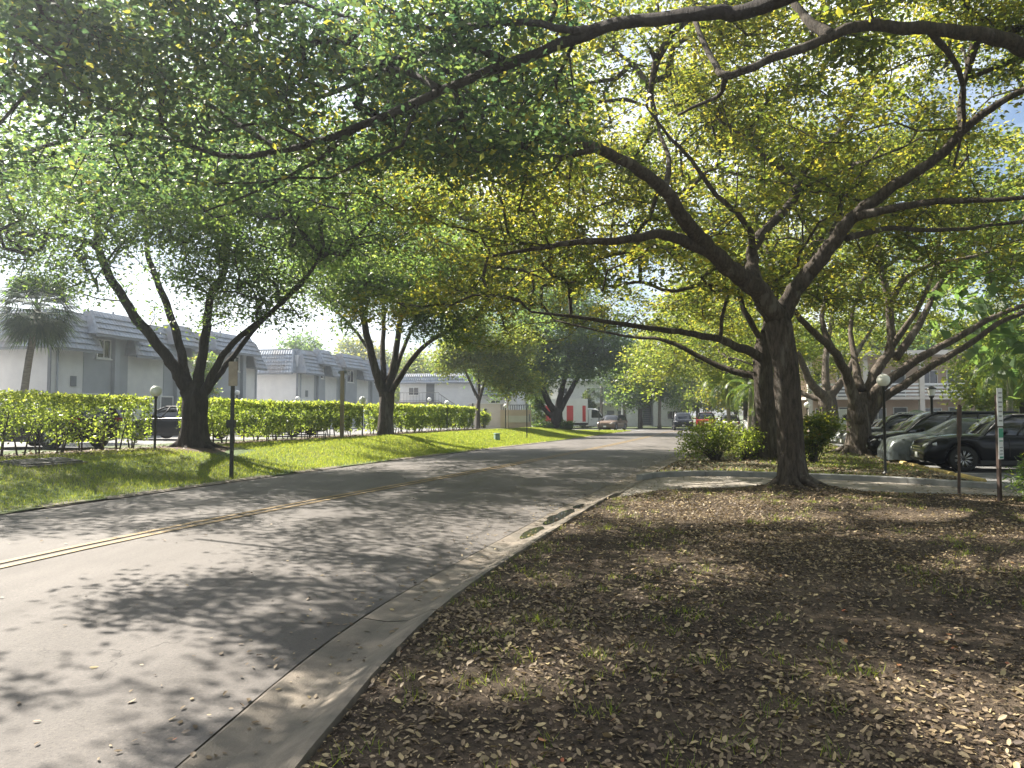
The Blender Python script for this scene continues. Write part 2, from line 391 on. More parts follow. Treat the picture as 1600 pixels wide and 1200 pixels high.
# side street where the lorry stands
ss = MB().grid(ribbon(np.array([(-22, 75.0), (-6, 75.5), (4, 75), (12.2, 74.2)]), np.array([(-22, 84.0), (-6, 84.5), (6, 84.5), (17.8, 82.6)]), 0.006, 0.006, 3))
tag(ss.build('side_street', M['lot']), kind='structure')

# left lawn, mulch bed and car park behind the hedge
LI = LEFT[:int(len(LEFT) * 0.66)]
def loft_left(t0, t1, n, extra=0.0, bumpy=0.0):
    rows = []
    nr = normals(LI)
    for p, q in zip(LI, nr):
        row = []
        for j in range(n + 1):
            t = t0 + (t1 - t0) * j / n; x, y = p[0] - q[0] * t, p[1] - q[1] * t
            row.append((x, y, rise(t, p[1]) + extra + bumpy * fn(x, y, 0.7)))
        rows.append(row)
    return rows
lawn_o = tag(MB().grid(loft_left(-0.12, 8.2, 26, 0.0, 0.02)).build('lawn', M['turf'], smooth=True), kind='structure')
tag(MB().grid(loft_left(8.0, 62, 14, -0.02)).build('car_park', M['lot']), kind='structure')
# thin broken edging of worn concrete along the left edge of the road
eg = normals(LI)
for i in range(8, 120, 2):
    if random.random() < 0.2: continue
    rows = []
    for k in (i, i + 1, i + 2):
        if k >= len(LI): break
        p, q = LI[k], eg[k]; w = 0.30 + 0.08 * fn(p[0], p[1], 1.3)
        rows.append([(p[0] + q[0] * (w - 0.12), p[1] + q[1] * (w - 0.12), 0.022), (p[0] + q[0] * (w - 0.2), p[1] + q[1] * (w - 0.2), 0.045), (p[0] - q[0] * 0.10, p[1] - q[1] * 0.10, 0.05), (p[0] - q[0] * 0.12, p[1] - q[1] * 0.12, -0.05)])
    if len(rows) == 3: MB().grid(rows).build('edging_stone', M['concrete'], lawn_o, smooth=False)

# gutter slabs along the right edge
GB = offset(RIGHT, 0.66)
gut_o = tag(MB().grid(ribbon(offset(RIGHT, -0.05), GB, -0.05, -0.05, 2)).build('gutter_bed', M['soil']), kind='structure')
RS = [RIGHT[0]]; acc = 0
fine = np.array([RIGHT[0] + 0 for _ in range(0)])
dl = np.r_[0, np.cumsum(np.hypot(*np.diff(RIGHT, axis=0).T))]
def rpt(s): return np.array([np.interp(s, dl, RIGHT[:, 0]), np.interp(s, dl, RIGHT[:, 1])])
def rnm(s):
    d = rpt(s + 0.2) - rpt(s - 0.2); d /= np.linalg.norm(d); return np.array([d[1], -d[0]])
s = 8.0
while s < 78:
    L = 3.05
    rows = []
    for k in range(7):
        ss_ = s + 0.008 + (L - 0.016) * k / 6; p, n = rpt(ss_), rnm(ss_)
        lip = 1 - 0.8 * float(sstep(14.6, 15.6, p[1]) * (1 - sstep(19.6, 20.6, p[1])))
        prof = [(0.004, -0.09), (0.006, -0.004), (0.03, 0.004), (0.22, -0.014), (0.40, -0.004 + 0.008 * lip), (0.52, 0.01 + 0.055 * lip), (0.60, 0.02 + 0.085 * lip), (0.645, 0.022 + 0.085 * lip), (0.655, -0.06)]
        w = 0.008 * fn(p[0] * 3, p[1] * 3)
        rows.append([(p[0] + n[0] * (t + w), p[1] + n[1] * (t + w), z) for t, z in prof])
    MB().grid(rows).build('gutter_slab', M['concrete'], gut_o, smooth=False)
    s += L
# muddy puddles lying in the gutter near the driveway
PUD = []
for s0, ln, wd in ((24.3, 1.1, 0.7), (25.6, 1.9, 1.0), (27.6, 0.7, 0.55)):
    rows = []
    for k in range(23):
        q = k / 22; ss_ = s0 + ln * q; p, n = rpt(ss_), rnm(ss_); w = math.sin(math.pi * min(max(q, 0.01), 0.99)) ** 0.5 * wd
        a_, b_ = (0.15 + 0.09 * fn(ss_ * 3, 1.0)) * w, (0.13 + 0.10 * fn(ss_ * 3, 5.0)) * w
        rows.append([(p[0] + n[0] * t, p[1] + n[1] * t, -0.001) for t in (0.24 - a_, 0.24, 0.24 + b_)])
    PUD.append(rows)
pm, pnt, pout = newmat('puddle_water'); pb = pnt.nodes.new('ShaderNodeBsdfPrincipled'); pnt.links.new(pb.outputs[0], pout.inputs[0])
pb.inputs['Base Color'].default_value = (0.03, 0.03, 0.024, 1); pb.inputs['Roughness'].default_value = 0.03
for rows in PUD: tag(MB().grid(rows).build('puddle', pm), kind='structure')

# driveway (edges read off the ground plane)
NEAR_E = [G(952, 784), G(1000, 777), G(1060, 770), G(1200, 768), G(1400, 774), G(1560, 780), G(1700, 788), G(1900, 806), G(2200, 835)]
FAR_E = [G(985, 757), G(1030, 748), G(1110, 745.5), G(1210, 748), G(1380, 755), G(1530, 765), G(1700, 775), G(1900, 788), G(2200, 806)]
NE = catmull([(p.x, p.y) for p in NEAR_E], 6); FE = catmull([(p.x, p.y) for p in FAR_E], 6)
NEr = np.stack([np.interp(np.linspace(0, 1, 60), np.linspace(0, 1, len(NE)), NE[:, k]) for k in (0, 1)], 1)
FEr = np.stack([np.interp(np.linspace(0, 1, 60), np.linspace(0, 1, len(FE)), FE[:, k]) for k in (0, 1)], 1)
tag(MB().grid(ribbon(NEr, FEr, 0.028, 0.028, 5, lambda x, y, t: 0.028 + 0.006 * fn(x, y, 0.8))).build('driveway', M['concrete_pale'], smooth=True), kind='structure')
def kerb_line(name, E, h, w, side, s0, s1, seg=2.4):
    dd = np.r_[0, np.cumsum(np.hypot(*np.diff(E, axis=0).T))]
    f = lambda q: np.array([np.interp(q, dd, E[:, 0]), np.interp(q, dd, E[:, 1])])
    out = []; q = s0
    while q < min(s1, dd[-1] - 0.1):
        rows = []
        for k in range(5):
            a = q + 0.006 + (min(seg, dd[-1] - q) - 0.012) * k / 4; d = f(a + 0.1) - f(a - 0.1); d = d / np.linalg.norm(d)
            n = np.array([-d[1], d[0]]) * side; p = f(a)
            rows.append([(p[0] + n[0] * t, p[1] + n[1] * t, z) for t, z in ((0, -0.05), (0.0, h - 0.02), (0.02, h), (w - 0.02, h), (w, h - 0.02), (w, -0.05))])
        out.append(rows); q += seg
    return out
kf = tag(MB().grid(ribbon(FEr, FEr + np.array([0.05, 0.14]), -0.03, -0.03, 1)).build('kerb', M['kerb']), kind='structure')
def kerb_piece(rows):
    mb = MB().grid(rows); k = len(rows[0]); mb.f.append(tuple(range(k))); mb.f.append(tuple(range((len(rows) - 1) * k, len(rows) * k))[::-1]); return mb.build('kerb_stone', M['kerb'], kf, fix=True)
for rows in kerb_line('kerb_stone', FE, 0.165, 0.17, 1, 0.9, 11): kerb_piece(rows)
for rows in kerb_line('kerb_stone', NE, 0.085, 0.14, -1, 0.5, 14): kerb_piece(rows)

# near verge (leaf litter) and the island across the driveway
def yn(x): return float(np.interp(x, NE[:, 0], NE[:, 1]))
def yf(x): return float(np.interp(x, FE[:, 0], FE[:, 1]))
def xg(y): return float(np.interp(y, GB[:, 1], GB[:, 0]))
ROOTS = [((5.95, 15.35), 1.1, 0.16), ((8.35, 24.4), 1.1, 0.12), ((13.2, 28.0), 1.4, 0.15)]
def hverge(x, y):
    z = 0.085 + 0.03 * fn(x, y, 0.45) + 0.012 * fn(x, y, 1.9)
    for (cx, cy), r, a in ROOTS: z += a * math.exp(-((x - cx) ** 2 + (y - cy) ** 2) / (r * r) * 2)
    return z
rows = []
for i in range(110):
    b = i / 109; row = []
    for j in range(90):
        a = (j / 89) ** 1.2; y = -6 + 20 * b
        for _ in range(4):
            x = xg(y) - 0.004 + (19 - xg(y)) * a; y = -6 + (yn(x) - 0.12 + 6) * b
        e = min(1.0, (x - xg(y)) / 0.5)
        row.append((x, y, 0.085 * (1 - e) + hverge(x, y) * e if a > 0 else 0.07))
    rows.append(row)
verge = tag(MB().grid(rows).build('verge', M['soil'], smooth=True), kind='structure')
NOSE = np.array([(10.6, 16.4), (11.6, 20.5), (13.0, 25.8), (15.0, 33), (19, 45), (24, 62), (29, 80)])
rows = []
for i in range(90):
    b = (i / 89) ** 1.5; row = []
    for j in range(50):
        a = j / 49; y = 20 + 40 * b
        for _ in range(5):
            l, r = xg(y), xat(NOSE, y); x = l + (r - l) * a; y0 = yf(min(x, 12.0)) + 0.16; y = y0 + (75 - y0) * b
        row.append((x, y, hverge(x, y) + 0.02))
    rows.append(row)
island = tag(MB().grid(rows).build('island', M['island'], smooth=True), kind='structure')
rows = []
for i in range(40):
    b = i / 39; y0 = float(np.interp(b, np.linspace(0, 1, len(NOSE)), NOSE[:, 1])); x0 = float(np.interp(b, np.linspace(0, 1, len(NOSE)), NOSE[:, 0]))
    rows.append([(x0 - 0.05 + t * 0.966, y0 - t * 0.26 * (1 if b < 0.3 else 1), 0.040) for t in (0, 3, 6, 12, 20, 40)])
tag(MB().grid(rows).build('parking_lot', M['lot']), kind='structure')
# far lawn under the white building
tag(MB().grid(ribbon(np.array([(8, 85.2), (16.5, 86), (24, 91.0), (34, 94.5)]), np.array([(8, 97), (18, 98), (30, 103), (44, 106)]), 0.05, 0.1, 4)).build('far_lawn', M['turf']), kind='structure')

# ================================================================== FOLIAGE TOOLS
def leaf_arrays(pos, L, W, r, flat=0.55, droop=0.15):
    n = len(pos)
    a = r.normal(size=(n, 3)); a[:, 2] = a[:, 2] * (1 - flat) - droop; a /= np.linalg.norm(a, axis=1)[:, None]
    up = r.normal(size=(n, 3)) * 0.75; up[:, 2] += flat * 1.6
    b = np.cross(a, up); b /= np.linalg.norm(b, axis=1)[:, None] + 1e-9
    nn = np.cross(b, a)
    L = np.broadcast_to(L, n)[:, None]; W = np.broadcast_to(W, n)[:, None]
    fold = W * r.uniform(0.02, 0.25, (n, 1))
    v = np.empty((n, 4, 3))
    v[:, 0] = pos; v[:, 1] = pos + a * L * 0.5 + b * W * 0.5 + nn * fold
    v[:, 2] = pos + a * L - nn * fold * 0.6; v[:, 3] = pos + a * L * 0.5 - b * W * 0.5 + nn * fold
    return v.reshape(-1, 3), np.arange(4 * n).reshape(n, 4)

def flare_trunk(mb, pts, sides=36, roots=6, flare=0.9, fh=0.7):
    """pts rows: x,y,z,r ; buttressed base"""
    sp = catmull(pts, 8); n0 = len(mb.v); k = len(sp); ph = random.uniform(0, 6)
    for i, (x, y, z, r) in enumerate(sp):
        h = z - sp[0][2]; fl = math.exp(-max(h, 0) / fh * 2.2)
        for j in range(sides):
            th = 2 * math.pi * j / sides
            lob = 1 + fl * flare * (0.35 + 0.65 * max(0, math.cos(roots * th + ph + 0.8 * math.sin(2 * th + ph))) ** 1.3) + 0.07 * mnoise.noise(Vector((math.cos(th) * 2, math.sin(th) * 2, z * 1.3 + ph))) * 2
            lob += 0.05 * math.cos(3 * th + ph + z * 0.5) + 0.035 * mnoise.noise(Vector((math.cos(th) * 6, math.sin(th) * 6, z * 3 + ph)))
            mb.v.append((x + r * lob * math.cos(th), y + r * lob * math.sin(th), z))
    for i in range(k - 1):
        for j in range(sides):
            a0 = n0 + i * sides + j; a1 = n0 + i * sides + (j + 1) % sides
            mb.f.append((a0, a1, a1 + sides, a0 + sides))
    mb.f.append(tuple(n0 + (k - 1) * sides + j for j in range(sides)))

def grow_tree(name, label, base, trunk, limbs, ends, leaf_mat, bark, r, leaves=60, L=0.11, W=0.055, spread=(0.25, 0.25, 0.13),
              cat='tree', group=None, twig=0.0088, flat=0.55, sides=10, roots=6, flare=0.9, vshift=0.0, fh=0.7, leafclip=None, root_n=0, root_z=0.0):
    """trunk rows (x,y,z,r); limbs lists of rows (x,y,z,r); ends (N,3): tips that carry leaves. World coordinates."""
    base = Vector(base); root = empty(name, base, 0, label, cat, group)
    sh = lambda arr: [(p[0] - base.x, p[1] - base.y, p[2] - base.z, *p[3:]) for p in arr]
    mb = MB(); flare_trunk(mb, sh(trunk), roots=roots, flare=flare, fh=fh); mb.build('trunk', bark, root, smooth=True)
    for k in range(root_n):                              # surface roots running out from the flare
        a_ = 2 * math.pi * k / root_n + r.uniform(-0.3, 0.3); r0 = trunk[0][3]; ln = r.uniform(1.1, 2.3) * r0; z0 = 0.0
        pts = []
        for s_ in range(7):
            t = s_ / 6; d_ = r0 * 0.55 + ln * t; aa = a_ + 0.35 * math.sin(t * 2.2 + k)
            pts.append((d_ * math.cos(aa), d_ * math.sin(aa), 0.55 * r0 * (1 - t) ** 2.2 - 0.10 * t + 0.05 + root_z))
        mr = MB(); mr.tube(pts, [r0 * (0.34 - 0.26 * s_ / 6) for s_ in range(7)], 8, jitter=0.12); mr.build('root', bark, root, smooth=True)
    nodes = []; nrad = []
    for lim in limbs:
        sp = catmull(sh(lim), 7)
        for q in range(len(sp)):                         # knobbly limbs
            k = 0.25 * sp[q, 3] + 0.015
            sp[q, 0] += k * fn(q * 0.45, sp[0, 0] + 5.1); sp[q, 1] += k * fn(q * 0.45, sp[0, 1] + 9.3); sp[q, 2] += k * fn(q * 0.45, sp[0, 2] + 2.7)
        m2 = MB(); m2.tube(sp[:, :3], sp[:, 3], sides, jitter=0.07); m2.build('limb', bark, root, smooth=True)
        nodes += list(sp[2:, :3]); nrad += list(sp[2:, 3])
    ends = np.asarray(ends) - np.array(base)
    nodes = np.array(nodes); nlim = len(nodes)
    d0 = np.array([np.min(np.sum((nodes - e) ** 2, 1)) for e in ends]); order = np.argsort(d0)
    cap = nlim + len(ends) * 8 + 10
    DR = np.zeros((cap, 3)); NP = np.zeros((cap, 3)); NP[:nlim] = nodes; DR[1:nlim] = nodes[1:] - nodes[:-1]; DR[:nlim] /= np.linalg.norm(DR[:nlim], axis=1)[:, None] + 1e-6; cnt = np.zeros(cap); par = -np.ones(cap, dtype=int); n = nlim
    paths = []; tips = []
    for ei in order:
        e = ends[ei]; df = e - NP[:n]; dd = np.sum(df ** 2, 1); cs = np.sum(df * DR[:n], 1) / np.sqrt(dd + 1e-9); i = int(np.argmin(dd * (1 + 2.0 * np.clip(0.35 - cs, 0, 2)))); dist = math.sqrt(dd[i])
        k = int(min(7, max(1, dist / 0.45))); p0 = NP[i].copy(); path = [i]; prev = i
        side = r.normal(size=3) * 0.10 * dist; side[2] += 0.10 * dist
        for s_ in range(1, k + 1):
            t = s_ / k; q = p0 + (e - p0) * t + side * math.sin(math.pi * t) + (r.normal(size=3) * 0.04 if s_ < k else 0)
            NP[n] = q; dq = q - NP[prev]; DR[n] = dq / (np.linalg.norm(dq) + 1e-6); par[n] = prev; prev = n; path.append(n); n += 1
        paths.append(path); tips.append(prev)
        j = prev
        while j >= nlim: cnt[j] += 1; j = par[j]
    tb = MB()
    for path in paths:
        pts = NP[path]; rad = [twig * max(cnt[j], 1) ** 0.46 for j in path[1:]]
        r0 = rad[0]
        if path[0] >= nlim: r0 = min(r0 * 1.05, twig * cnt[path[0]] ** 0.46)
        else: r0 = min(r0 * 1.2, nrad[path[0]] * 0.9)
        tb.tube(pts, [r0] + rad, 4, cap=False)
    tag(tb.build('branches', bark, root, smooth=True), kind='stuff')
    # leaves sit round the tips and along the last twig
    T = NP[tips]; Pp = NP[[p[-2] for p in paths]]
    m = r.poisson(leaves, len(T)); idx = np.repeat(np.arange(len(T)), m)
    w = r.uniform(0, 1, len(idx))[:, None] ** 0.6
    pos = T[idx] * w + Pp[idx] * (1 - w) + r.normal(size=(len(idx), 3)) * np.array(spread)
    if leafclip is not None:
        keep = leafclip(pos + np.array(base)); pos, idx = pos[keep], idx[keep]
    sc = r.uniform(0.55, 1.4, len(pos))
    v, f = leaf_arrays(pos, L * sc, W * sc, r, flat)
    tv = r.normal(0, 0.16, len(T)); var = np.clip(r.normal(0.48, 0.2, len(pos)) + tv[idx] + vshift, 0, 0.93) + (r.uniform(size=len(pos)) > 0.994) * 0.07
    tag(npmesh('crown', v, f, leaf_mat, root, var), kind='stuff')
    return root

def blobs(specs, n, r, shell=0.5):
    """specs rows cx,cy,cz,rx,ry,rz ; sample n points biased to the shell"""
    sp = np.array(specs, dtype=float); wv = sp[:, 3] * sp[:, 4] * sp[:, 5]; wv = wv ** 0.75; wv /= wv.sum()
    i = r.choice(len(sp), n, p=wv); d = r.normal(size=(n, 3)); d /= np.linalg.norm(d, axis=1)[:, None]
    rad = (shell + (1 - shell) * r.uniform(size=n))[:, None] ** 0.7
    return sp[i, :3] + d * rad * sp[i, 3:]
def umbrella(cx, cy, rad, ztop, zedge, thick, n, r, inner=0.0, ex=1.0, ey=1.0):
    rr = rad * np.sqrt(r.uniform(inner ** 2, 1, n)); th = r.uniform(0, 2 * np.pi, n)
    # lumpy rim
    rr *= 0.86 + 0.14 * np.cos(th * 5 + 1.3) + 0.05 * np.cos(th * 11)
    z = zedge + (ztop - zedge) * (1 - (rr / rad) ** 2) - r.uniform(0, 1, n) ** 1.3 * thick
    return np.stack([cx + rr * np.cos(th) * ex, cy + rr * np.sin(th) * ey, z], 1)
# canopy gaps: crowns thinned along sun rays to shape the sun patches below
HEDGE0 = np.array([(-17.5, 1.5), (-15.4, 8), (-13.6, 14), (-12.5, 17.9), (-11.25, 22.6), (-9.3, 30), (-7.45, 37), (-5.6, 43), (-3.9, 48.5)])
BLOBS = [(330, 950, 210, 42), (520, 985, 190, 40), (130, 1120, 190, 55), (330, 1150, 120, 60), (640, 930, 120, 40), (500, 862, 230, 24)]  # screen ellipses where tips are kept so their shade falls on the road
def gaps(e, r, thr=0.0, sc=0.72):
    keep = []
    k = SUNV / SUNV.z
    for p in e:
        gx, gy = p[0] - k.x * p[2], p[1] - k.y * p[2]; kp = 1.0
        n_ = mnoise.noise(Vector((gx * sc, gy * sc * 1.15, 2.2))) + 0.35 * mnoise.noise(Vector((gx * 1.3, gy * 1.3, 8.2)))
        if n_ < thr: kp = 0.03
        if gy > 1.0 and gx < xat(RIGHT, gy) + 0.5:
            px, py = PIX(gx, gy, 0.0)
            if px is not None and py > 845 - 0.0 * px:
                inb = any(((px - a) / ra) ** 2 + ((py - b_) / rb) ** 2 < 1 for a, b_, ra, rb in BLOBS)
                kp = (1.0 if n_ > -0.12 else 0.12) if inb else (0.03 if px < 760 else 0.5)
            elif px is not None and py > 695: kp = 1.0 if n_ > -0.16 else 0.25
            elif px is not None and gy > 50: kp *= 0.6
        hx, hy = p[0] - k.x * (p[2] - 1.6), p[1] - k.y * (p[2] - 1.6)
        if hy > 6 and hy < 50:
            t_ = hx - xat(HEDGE0, hy)
            if -0.9 < t_ < 0.9: kp *= 0.15
            elif 0.9 <= t_ < 3.4 and hy > 21: kp *= 0.18
            elif 0.9 <= t_ < 4.5 and mnoise.noise(Vector((hx * 0.6, hy * 0.6, 4.4))) > 0.05: kp *= 0.2
        keep.append(r.uniform() < kp)
    return e[np.array(keep)]
def shade_ends(px0, px1, py0, py1, z0, z1, n, r, thr=0.0, dark=None):
    """leafy tips hung where their shade falls on a stretch of road"""
    k = SUNV / SUNV.z; out = []
    while len(out) < n:
        px, py = r.uniform(px0, px1), r.uniform(py0, py1); g_ = G(px, py, 0.0); z = r.uniform(z0, z1)
        if dark is not None:
            if not any(((px - a) / ra) ** 2 + ((py - b_) / rb) ** 2 < 1 for a, b_, ra, rb in dark): continue
        if mnoise.noise(Vector((g_.x * 0.8, g_.y * 0.8, 6.1))) < thr: continue
        out.append((g_.x + k.x * z, g_.y + k.y * z, z))
    return np.array(out)
def open_under(e):
    """umbrella crowns are bare underneath: no leaf tips below the bent limb on the right"""
    out = []
    for p in e:
        px, py = PIX(*p); out.append(not (px is not None and 1060 < px < 1700 and -40 < py < 175 and p[1] < 10.9))
    return e[np.array(out)]
def PL(seq, r0, r1, sp=None):
    """limb rows from (px,py,d) points with tapering radius"""
    k = len(seq); return [(*P(*q), r0 + (r1 - r0) * (i / (k - 1)) ** 0.8) for i, q in enumerate(seq)]
# ================================================================== TREES
def tr(px, seq, d, r0, r1):  # trunk rows from base
    return [(*P(x, y, dd), rr) for (x, y, dd, rr) in seq]

# --- main spreading tree by the driveway
b = Vector((5.84, 15.35, 0.12))
t_rows = [(b.x, b.y, -0.1, 0.31), (b.x - 0.02, b.y, 0.5, 0.275), (5.79, 15.4, 1.6, 0.26), (5.72, 15.45, 2.8, 0.265), (5.64, 15.5, 3.5, 0.28), (5.62, 15.5, 3.95, 0.2)]
c0 = (1212, 492, 15.5)
limbs = [
    PL([(1213, 497, 15.5), (1180, 448, 15.2), (1150, 428, 15.0), (1110, 392, 14.6), (1070, 345, 14.0), (1040, 300, 13.5), (990, 260, 12.9), (925, 230, 12.4), (870, 213, 12.0), (790, 165, 11.5)], 0.240, 0.048),
    PL([(1112, 392, 14.6), (1060, 374, 14.2), (1025, 367, 13.9), (965, 376, 13.4), (905, 378, 12.9), (850, 386, 12.5), (770, 400, 12.0)], 0.136, 0.024),
    PL([(930, 232, 12.4), (880, 245, 12.2), (840, 240, 12.0), (780, 212, 11.7)], 0.064, 0.020),
    PL([(1040, 302, 13.5), (1045, 250, 14.3), (1030, 205, 15.0), (1020, 150, 15.8)], 0.064, 0.024),
    PL([(1178, 440, 15.2), (1176, 405, 15.5), (1188, 368, 15.9), (1240, 312, 16.6), (1250, 280, 17.0), (1300, 220, 17.8), (1340, 165, 18.6), (1355, 138, 19.2), (1380, 90, 20)], 0.152, 0.032),
    PL([(1246, 284, 17.0), (1215, 258, 17.2), (1190, 240, 17.4), (1150, 205, 17.9), (1125, 188, 18.2), (1090, 150, 18.6)], 0.080, 0.024),
    PL([(1176, 405, 15.5), (1172, 362, 15.2), (1150, 332, 15.0), (1120, 305, 14.8), (1080, 250, 14.5), (1045, 213, 14.2), (1010, 165, 14)], 0.080, 0.024),
    PL([(1222, 495, 15.6), (1245, 450, 15.4), (1280, 408, 15.1), (1318, 358, 14.7), (1350, 325, 14.5), (1415, 280, 14.0), (1465, 245, 13.6), (1505, 205, 13.2), (1555, 165, 12.7), (1640, 120, 12.2)], 0.200, 0.048),
    PL([(1340, 338, 14.5), (1400, 325, 14.0), (1465, 315, 13.4), (1540, 312, 12.8), (1650, 305, 12.2)], 0.096, 0.032),
    PL([(1322, 372, 14.8), (1385, 358, 15.4), (1475, 360, 16.2), (1560, 350, 17), (1660, 335, 17.6)], 0.072, 0.024),
    PL([(1505, 205, 13.2), (1500, 160, 13.8), (1510, 95, 14.4), (1480, 40, 15)], 0.064, 0.024),
    PL([(1232, 480, 15.7), (1262, 430, 16.6), (1300, 360, 17.5), (1325, 300, 18.3), (1375, 230, 19.2)], 0.080, 0.024),
    PL([(1235, 300, 16.5), (1330, 262, 17.5), (1420, 225, 18.5), (1500, 175, 19.5)], 0.048, 0.016),
]
r = np.random.default_rng(11)
e = umbrella(6.2, 15.6, 9.8, 11.2, 7.6, 2.2, 3000, r, 0.0)
e = np.vstack([e, umbrella(6.0, 15.6, 9.6, 8.0, 5.9, 1.2, 330, r, 0.72), blobs([(-0.6, 12.2, 5.3, 2.0, 1.6, 0.8), (0.4, 13.6, 6.2, 2.2, 2.0, 0.9), (-1.6, 13.0, 6.6, 1.8, 1.8, 0.9)], 150, r, 0.2)])
e = open_under(gaps(e, r, 0.04))
grow_tree('spreading_shade_tree', 'big spreading shade tree with single trunk on the leaf-littered verge beside the driveway', b, t_rows, limbs, e, M['leaf_fig'], M['bark'], r, 76, 0.100, 0.052, sides=12, roots=6, flare=1.5, fh=0.5, vshift=0.08, root_n=9, root_z=0.06)

# --- second tree, its trunk half hidden right behind the main one
b = Vector((8.45, 24.6, 0.12))
t_rows = [(b.x, b.y, -0.1, 0.38), (b.x, b.y, 0.6, 0.35), (8.45, 24.6, 2.0, 0.33), (8.42, 24.6, 3.4, 0.31), (8.5, 24.6, 4.4, 0.24)]
limbs = [
    PL([(1195, 560, 24.6), (1160, 545, 23.8), (1125, 531, 23.2), (1075, 521, 22.5), (1025, 514, 22), (960, 505, 21), (900, 495, 20.2), (830, 488, 19.5)], 0.17, 0.03),
    PL([(1195, 590, 24.6), (1160, 584, 25), (1110, 566, 25.6), (1040, 532, 26.5), (975, 525, 27.5), (865, 500, 29)], 0.15, 0.03),
    PL([(1195, 540, 24.6), (1165, 490, 24.8), (1150, 456, 25), (1100, 446, 24.4), (1050, 455, 24), (1000, 441, 23.4), (950, 447, 23), (900, 430, 22.4), (850, 436, 22)], 0.11, 0.025),
    PL([(1198, 520, 24.6), (1210, 440, 25.2), (1190, 360, 26), (1160, 300, 27)], 0.2, 0.05),
    PL([(1200, 520, 24.6), (1250, 430, 25.2), (1300, 350, 26), (1380, 290, 27)], 0.18, 0.05),
]
e = umbrella(6.6, 25.2, 11.2, 12.2, 7.4, 3.4, 1500, r, 0.0)
e = gaps(np.vstack([e, umbrella(4.0, 24.2, 9.0, 6.8, 5.2, 1.2, 420, r, 0.4)]), r, -0.12)
e = np.vstack([e, shade_ends(1000, 1620, 745, 782, 6.4, 9.0, 170, r, -0.1)])
grow_tree('shade_tree', 'shade tree whose trunk stands half hidden directly behind the big spreading tree', b, t_rows, limbs, e, M['leaf_fig'], M['bark'], r, 60, 0.14, 0.075, vshift=0.1, roots=6, root_n=7, root_z=0.05)

# --- many-stemmed tree by the parked cars
b = Vector((13.2, 28.0, 0.12))
t_rows = [(b.x, b.y, -0.1, 0.50), (b.x, b.y, 0.5, 0.44), (13.2, 28.0, 1.2, 0.42), (13.2, 28, 1.9, 0.38), (13.25, 28, 2.5, 0.24)]
limbs = [
    PL([(1342, 660, 27.8), (1334, 620, 27.7), (1320, 580, 27.4), (1300, 545, 27), (1262, 510, 26.5), (1230, 470, 26), (1200, 420, 25.5)], 0.26, 0.06),
    PL([(1346, 670, 28.2), (1356, 615, 28.2), (1372, 575, 28.4), (1392, 540, 28.6), (1388, 470, 28.8), (1376, 410, 29), (1370, 350, 29.4), (1360, 270, 30)], 0.28, 0.06),
    PL([(1350, 650, 28), (1368, 612, 27.8), (1400, 585, 27.6), (1445, 555, 27.2), (1500, 525, 26.8), (1560, 492, 26.4), (1640, 462, 26)], 0.25, 0.07),
    PL([(1354, 660, 28), (1374, 625, 27.7), (1405, 606, 27.4), (1455, 572, 26.8), (1510, 540, 26), (1580, 495, 25.2), (1680, 470, 24.4)], 0.22, 0.06),
    PL([(1390, 480, 28.8), (1410, 440, 28.4), (1450, 415, 28), (1520, 400, 27), (1600, 372, 26)], 0.14, 0.04),
    PL([(1400, 560, 28.6), (1440, 500, 29), (1470, 440, 29.6), (1540, 360, 30), (1600, 300, 30.6)], 0.17, 0.04),
    PL([(1392, 545, 28.6), (1440, 470, 27.8), (1465, 400, 27.2), (1470, 330, 26.6)], 0.13, 0.03),
    PL([(1300, 548, 27), (1285, 500, 27.6), (1290, 450, 28.4), (1270, 390, 29)], 0.13, 0.03),
    PL([(1345, 610, 28), (1335, 560, 28.8), (1330, 500, 29.6), (1350, 430, 30.6)], 0.18, 0.04),
]
e = umbrella(14.6, 28.0, 10.5, 11.8, 7.4, 3.2, 1150, r, 0.0)
e = gaps(np.vstack([e, umbrella(14.5, 28, 10.5, 7.2, 5.6, 1.2, 150, r, 0.75)]), r, -0.15)
grow_tree('shade_tree', 'thick many-stemmed shade tree with exposed roots beside the row of parked cars', b, t_rows, limbs, e, M['leaf_fig'], M['bark_pale'], r, 58, 0.15, 0.08, roots=8, flare=1.1, root_n=10, root_z=0.08)

# --- gnarled tree farther back
b = Vector((18.0, 42.0, 0.12))
t_rows = [(b.x, b.y, -0.1, 0.62), (b.x, b.y, 0.8, 0.56), (18, 42, 2.2, 0.52), (17.9, 42, 3.0, 0.42)]
limbs = [
    PL([(1290, 620, 42), (1268, 600, 41.5), (1250, 560, 41), (1220, 520, 40), (1180, 480, 39)], 0.3, 0.07),
    PL([(1295, 620, 42), (1320, 590, 42), (1340, 550, 42), (1370, 500, 42)], 0.28, 0.07),
    PL([(1292, 620, 42), (1290, 560, 43), (1300, 490, 44), (1290, 430, 45)], 0.25, 0.06),
    PL([(1290, 625, 42), (1255, 615, 43), (1220, 590, 44), (1150, 560, 45)], 0.2, 0.05),
]
e = umbrella(17, 42, 10.5, 12.5, 6.6, 4.0, 700, r, 0.0)
grow_tree('shade_tree', 'pale gnarled shade tree on the grass between the main tree and the white cabinet', b, t_rows, limbs, e, M['leaf_yellow'], M['bark_pale'], r, 55, 0.19, 0.10, roots=6)

